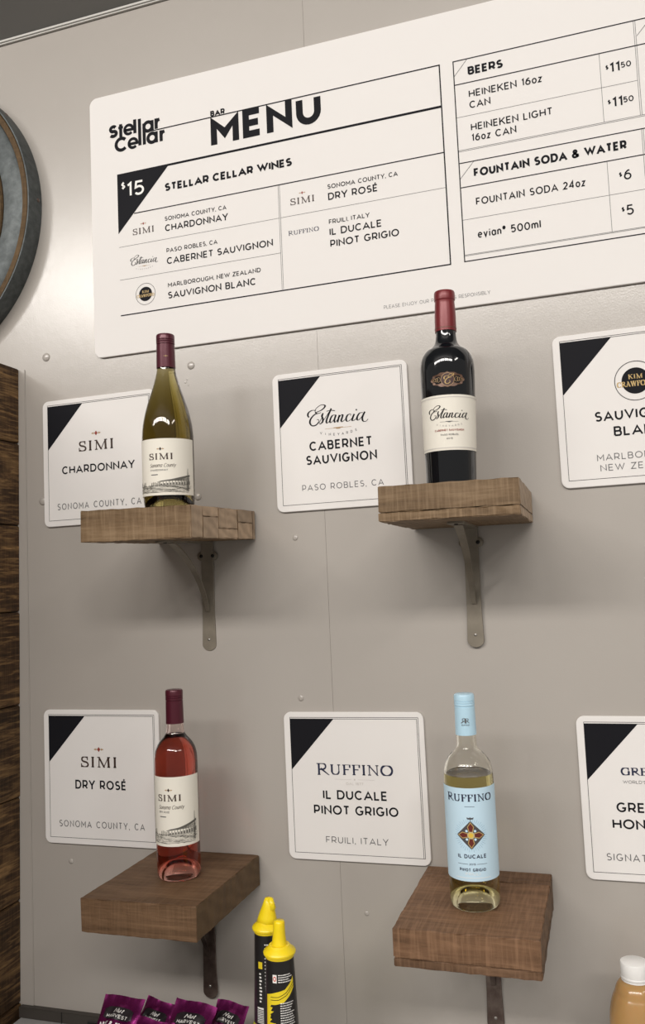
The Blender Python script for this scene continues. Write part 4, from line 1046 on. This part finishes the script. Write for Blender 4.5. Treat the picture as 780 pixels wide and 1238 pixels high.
# ------------------------------------------------------------------ snack bags in a black tray
tray = thing('snack_tray', 'low black tray holding purple snack bags on the counter', 'tray', (-.26, -.21, ZC))
bm = bmesh.new()
bx(bm, -.165, .165, -.11, .11, 0, .003); bx(bm, -.165, -.160, -.11, .11, 0, .045); bx(bm, .160, .165, -.11, .11, 0, .045); bx(bm, -.165, .165, .105, .11, 0, .06); bx(bm, -.165, .165, -.11, -.105, 0, .03)
bmobj('tray_body', bm, M['tray'], tray)
bm = bmesh.new()
def rod(bm, a, b, r=.0022):
    a, b = Vector(a), Vector(b); d = b-a; q_ = d.to_track_quat('Z', 'Y').to_matrix().to_4x4(); q_.translation = (a+b)/2
    bmesh.ops.create_cone(bm, cap_ends=True, segments=10, radius1=r, radius2=r, depth=d.length, matrix=q_)
rod(bm, (-.1625, .105, .045), (-.1625, -.105, .045)); rod(bm, (-.1625, .108, .045), (.1625, .108, .062))
bmobj('wire_rim', bm, M['tray'], tray)
def bag(px, py, pz, wd, ht, lean, yaw, roll, seed, lb):
    """origin at top centre; bag hangs down from it; front faces -Y"""
    rnd = random.Random(seed)
    t = thing('snack_bag', lb, 'snack bag', (px, py, pz), (lean, roll, yaw), 'purple foil snack bags in the tray')
    nx, nz = 18, 22
    ph_ = [rnd.uniform(0, 6.28) for _ in range(6)]
    def depth(u, v):
        e = max(0, min(1, (v-.075)/.3)); e2 = max(0, min(1, (1-.06-v)/.25)); s_ = max(0, 1-abs(u)**3.2)
        base = .017*(e**.65)*(e2**.65)*s_**.8
        wr_ = (.0026*sin(u*5+ph_[0]+v*3)*(1-e*.5)+.0014*sin(u*9+v*14+ph_[1]))*(1+1.2*max(0, .5-v))+.0010*sin(v*23-u*9+ph_[2])
        if v < .075: return .0006+.0005*abs(sin(v*400))*0+.0010*sin(u*9+ph_[3])*v/.075
        return base+wr_*min(1, (v-.075)*6)
    V, F = [], []
    def narrow(v): return 1-.06*sin(pi*min(1, max(0, v)))
    for side in (1, -1):
        for j in range(nz+1):
            v = j/nz
            for i in range(nx+1):
                u = i/nx*2-1
                crimp = .0006*sin(u*40)*(1 if v < .08 else 0)
                bend = .0022*sin(u*2.3+ph_[4])
                V.append((u*wd/2*narrow(v), -side*max(.0003, depth(u, v))+bend+crimp, -v*ht+.0012*sin(u*3+ph_[5])))
    S = (nx+1)*(nz+1)
    for j in range(nz):
        for i in range(nx):
            a = j*(nx+1)+i; F.append((a, a+nx+1, a+nx+2, a+1)); F.append((S+a, S+a+1, S+a+nx+2, S+a+nx+1))
    pydata('foil_bag', V, F, M['purple'], t, True)
    def tf(off):
        def f(x, z):
            u = x/(wd/2)/narrow(-z/ht); v = -z/ht; return (x, -max(.0003, depth(u, v))-off+.0022*sin(u*2.3+ph_[4]), z+.0012*sin(u*3+ph_[5]))
        return f
    k = Ink(tf(.0012)); z0 = -.10*ht-.013
    # rounded black patch as small quads so it follows the foil
    N = 14; pw, phh = wd*.70, .0200
    for i in range(N):
        for j in range(4):
            xa, xb = -pw/2+pw*i/N, -pw/2+pw*(i+1)/N
            ha = phh/2*(1-abs(2*(i+.5)/N-1)**6*.5); za, zb = -ha+2*ha*j/4, -ha+2*ha*(j+1)/4
            k.quad([(xa, z0+za), (xb, z0+za), (xb, z0+zb), (xa, z0+zb)])
    p_ = k.build('black_patch', M['patch'], t)
    k = Ink(tf(.0018)); sans(k, 'Nut', 0, z0+.0005, .0070, wd*.24, wt=.16, align='c', slant=.4, maxlen=.003)
    sans(k, 'HARVEST', 0, z0-.0075, .0054, wd*.52, wt=.16, align='c', maxlen=.003); k.build('brand_words', M['white'], p_)
    k = Ink(tf(.0016)); sans(k, 'NUT & FRUIT', 0, z0-.0225, .0085, wd*.72, wt=.16, align='c', maxlen=.003); k.build('flavour_words', M['white'], t)
lean = radians(-42)
bag(-.3200, -.152, -.7020, .072, .150, lean, .06, radians(3), 1, 'leftmost purple foil snack bag, upright with a bright pink glint')
bag(-.2785, -.105, -.7260, .056, .135, lean, -.03, radians(10), 2, 'second purple foil snack bag from the left, half hidden behind its neighbours')
bag(-.1900, -.155, -.6960, .070, .150, lean, .04, radians(9), 3, 'third purple foil snack bag from the left, its top corner raised')
bag(-.1500, -.105, -.7150, .054, .135, lean, .0, radians(5), 4, 'rightmost purple foil snack bag, beside the mixer bottles')
bag(-.2300, -.212, -.7000, .060, .125, lean, .02, radians(4), 6, 'purple foil snack bag in the front row of the tray')
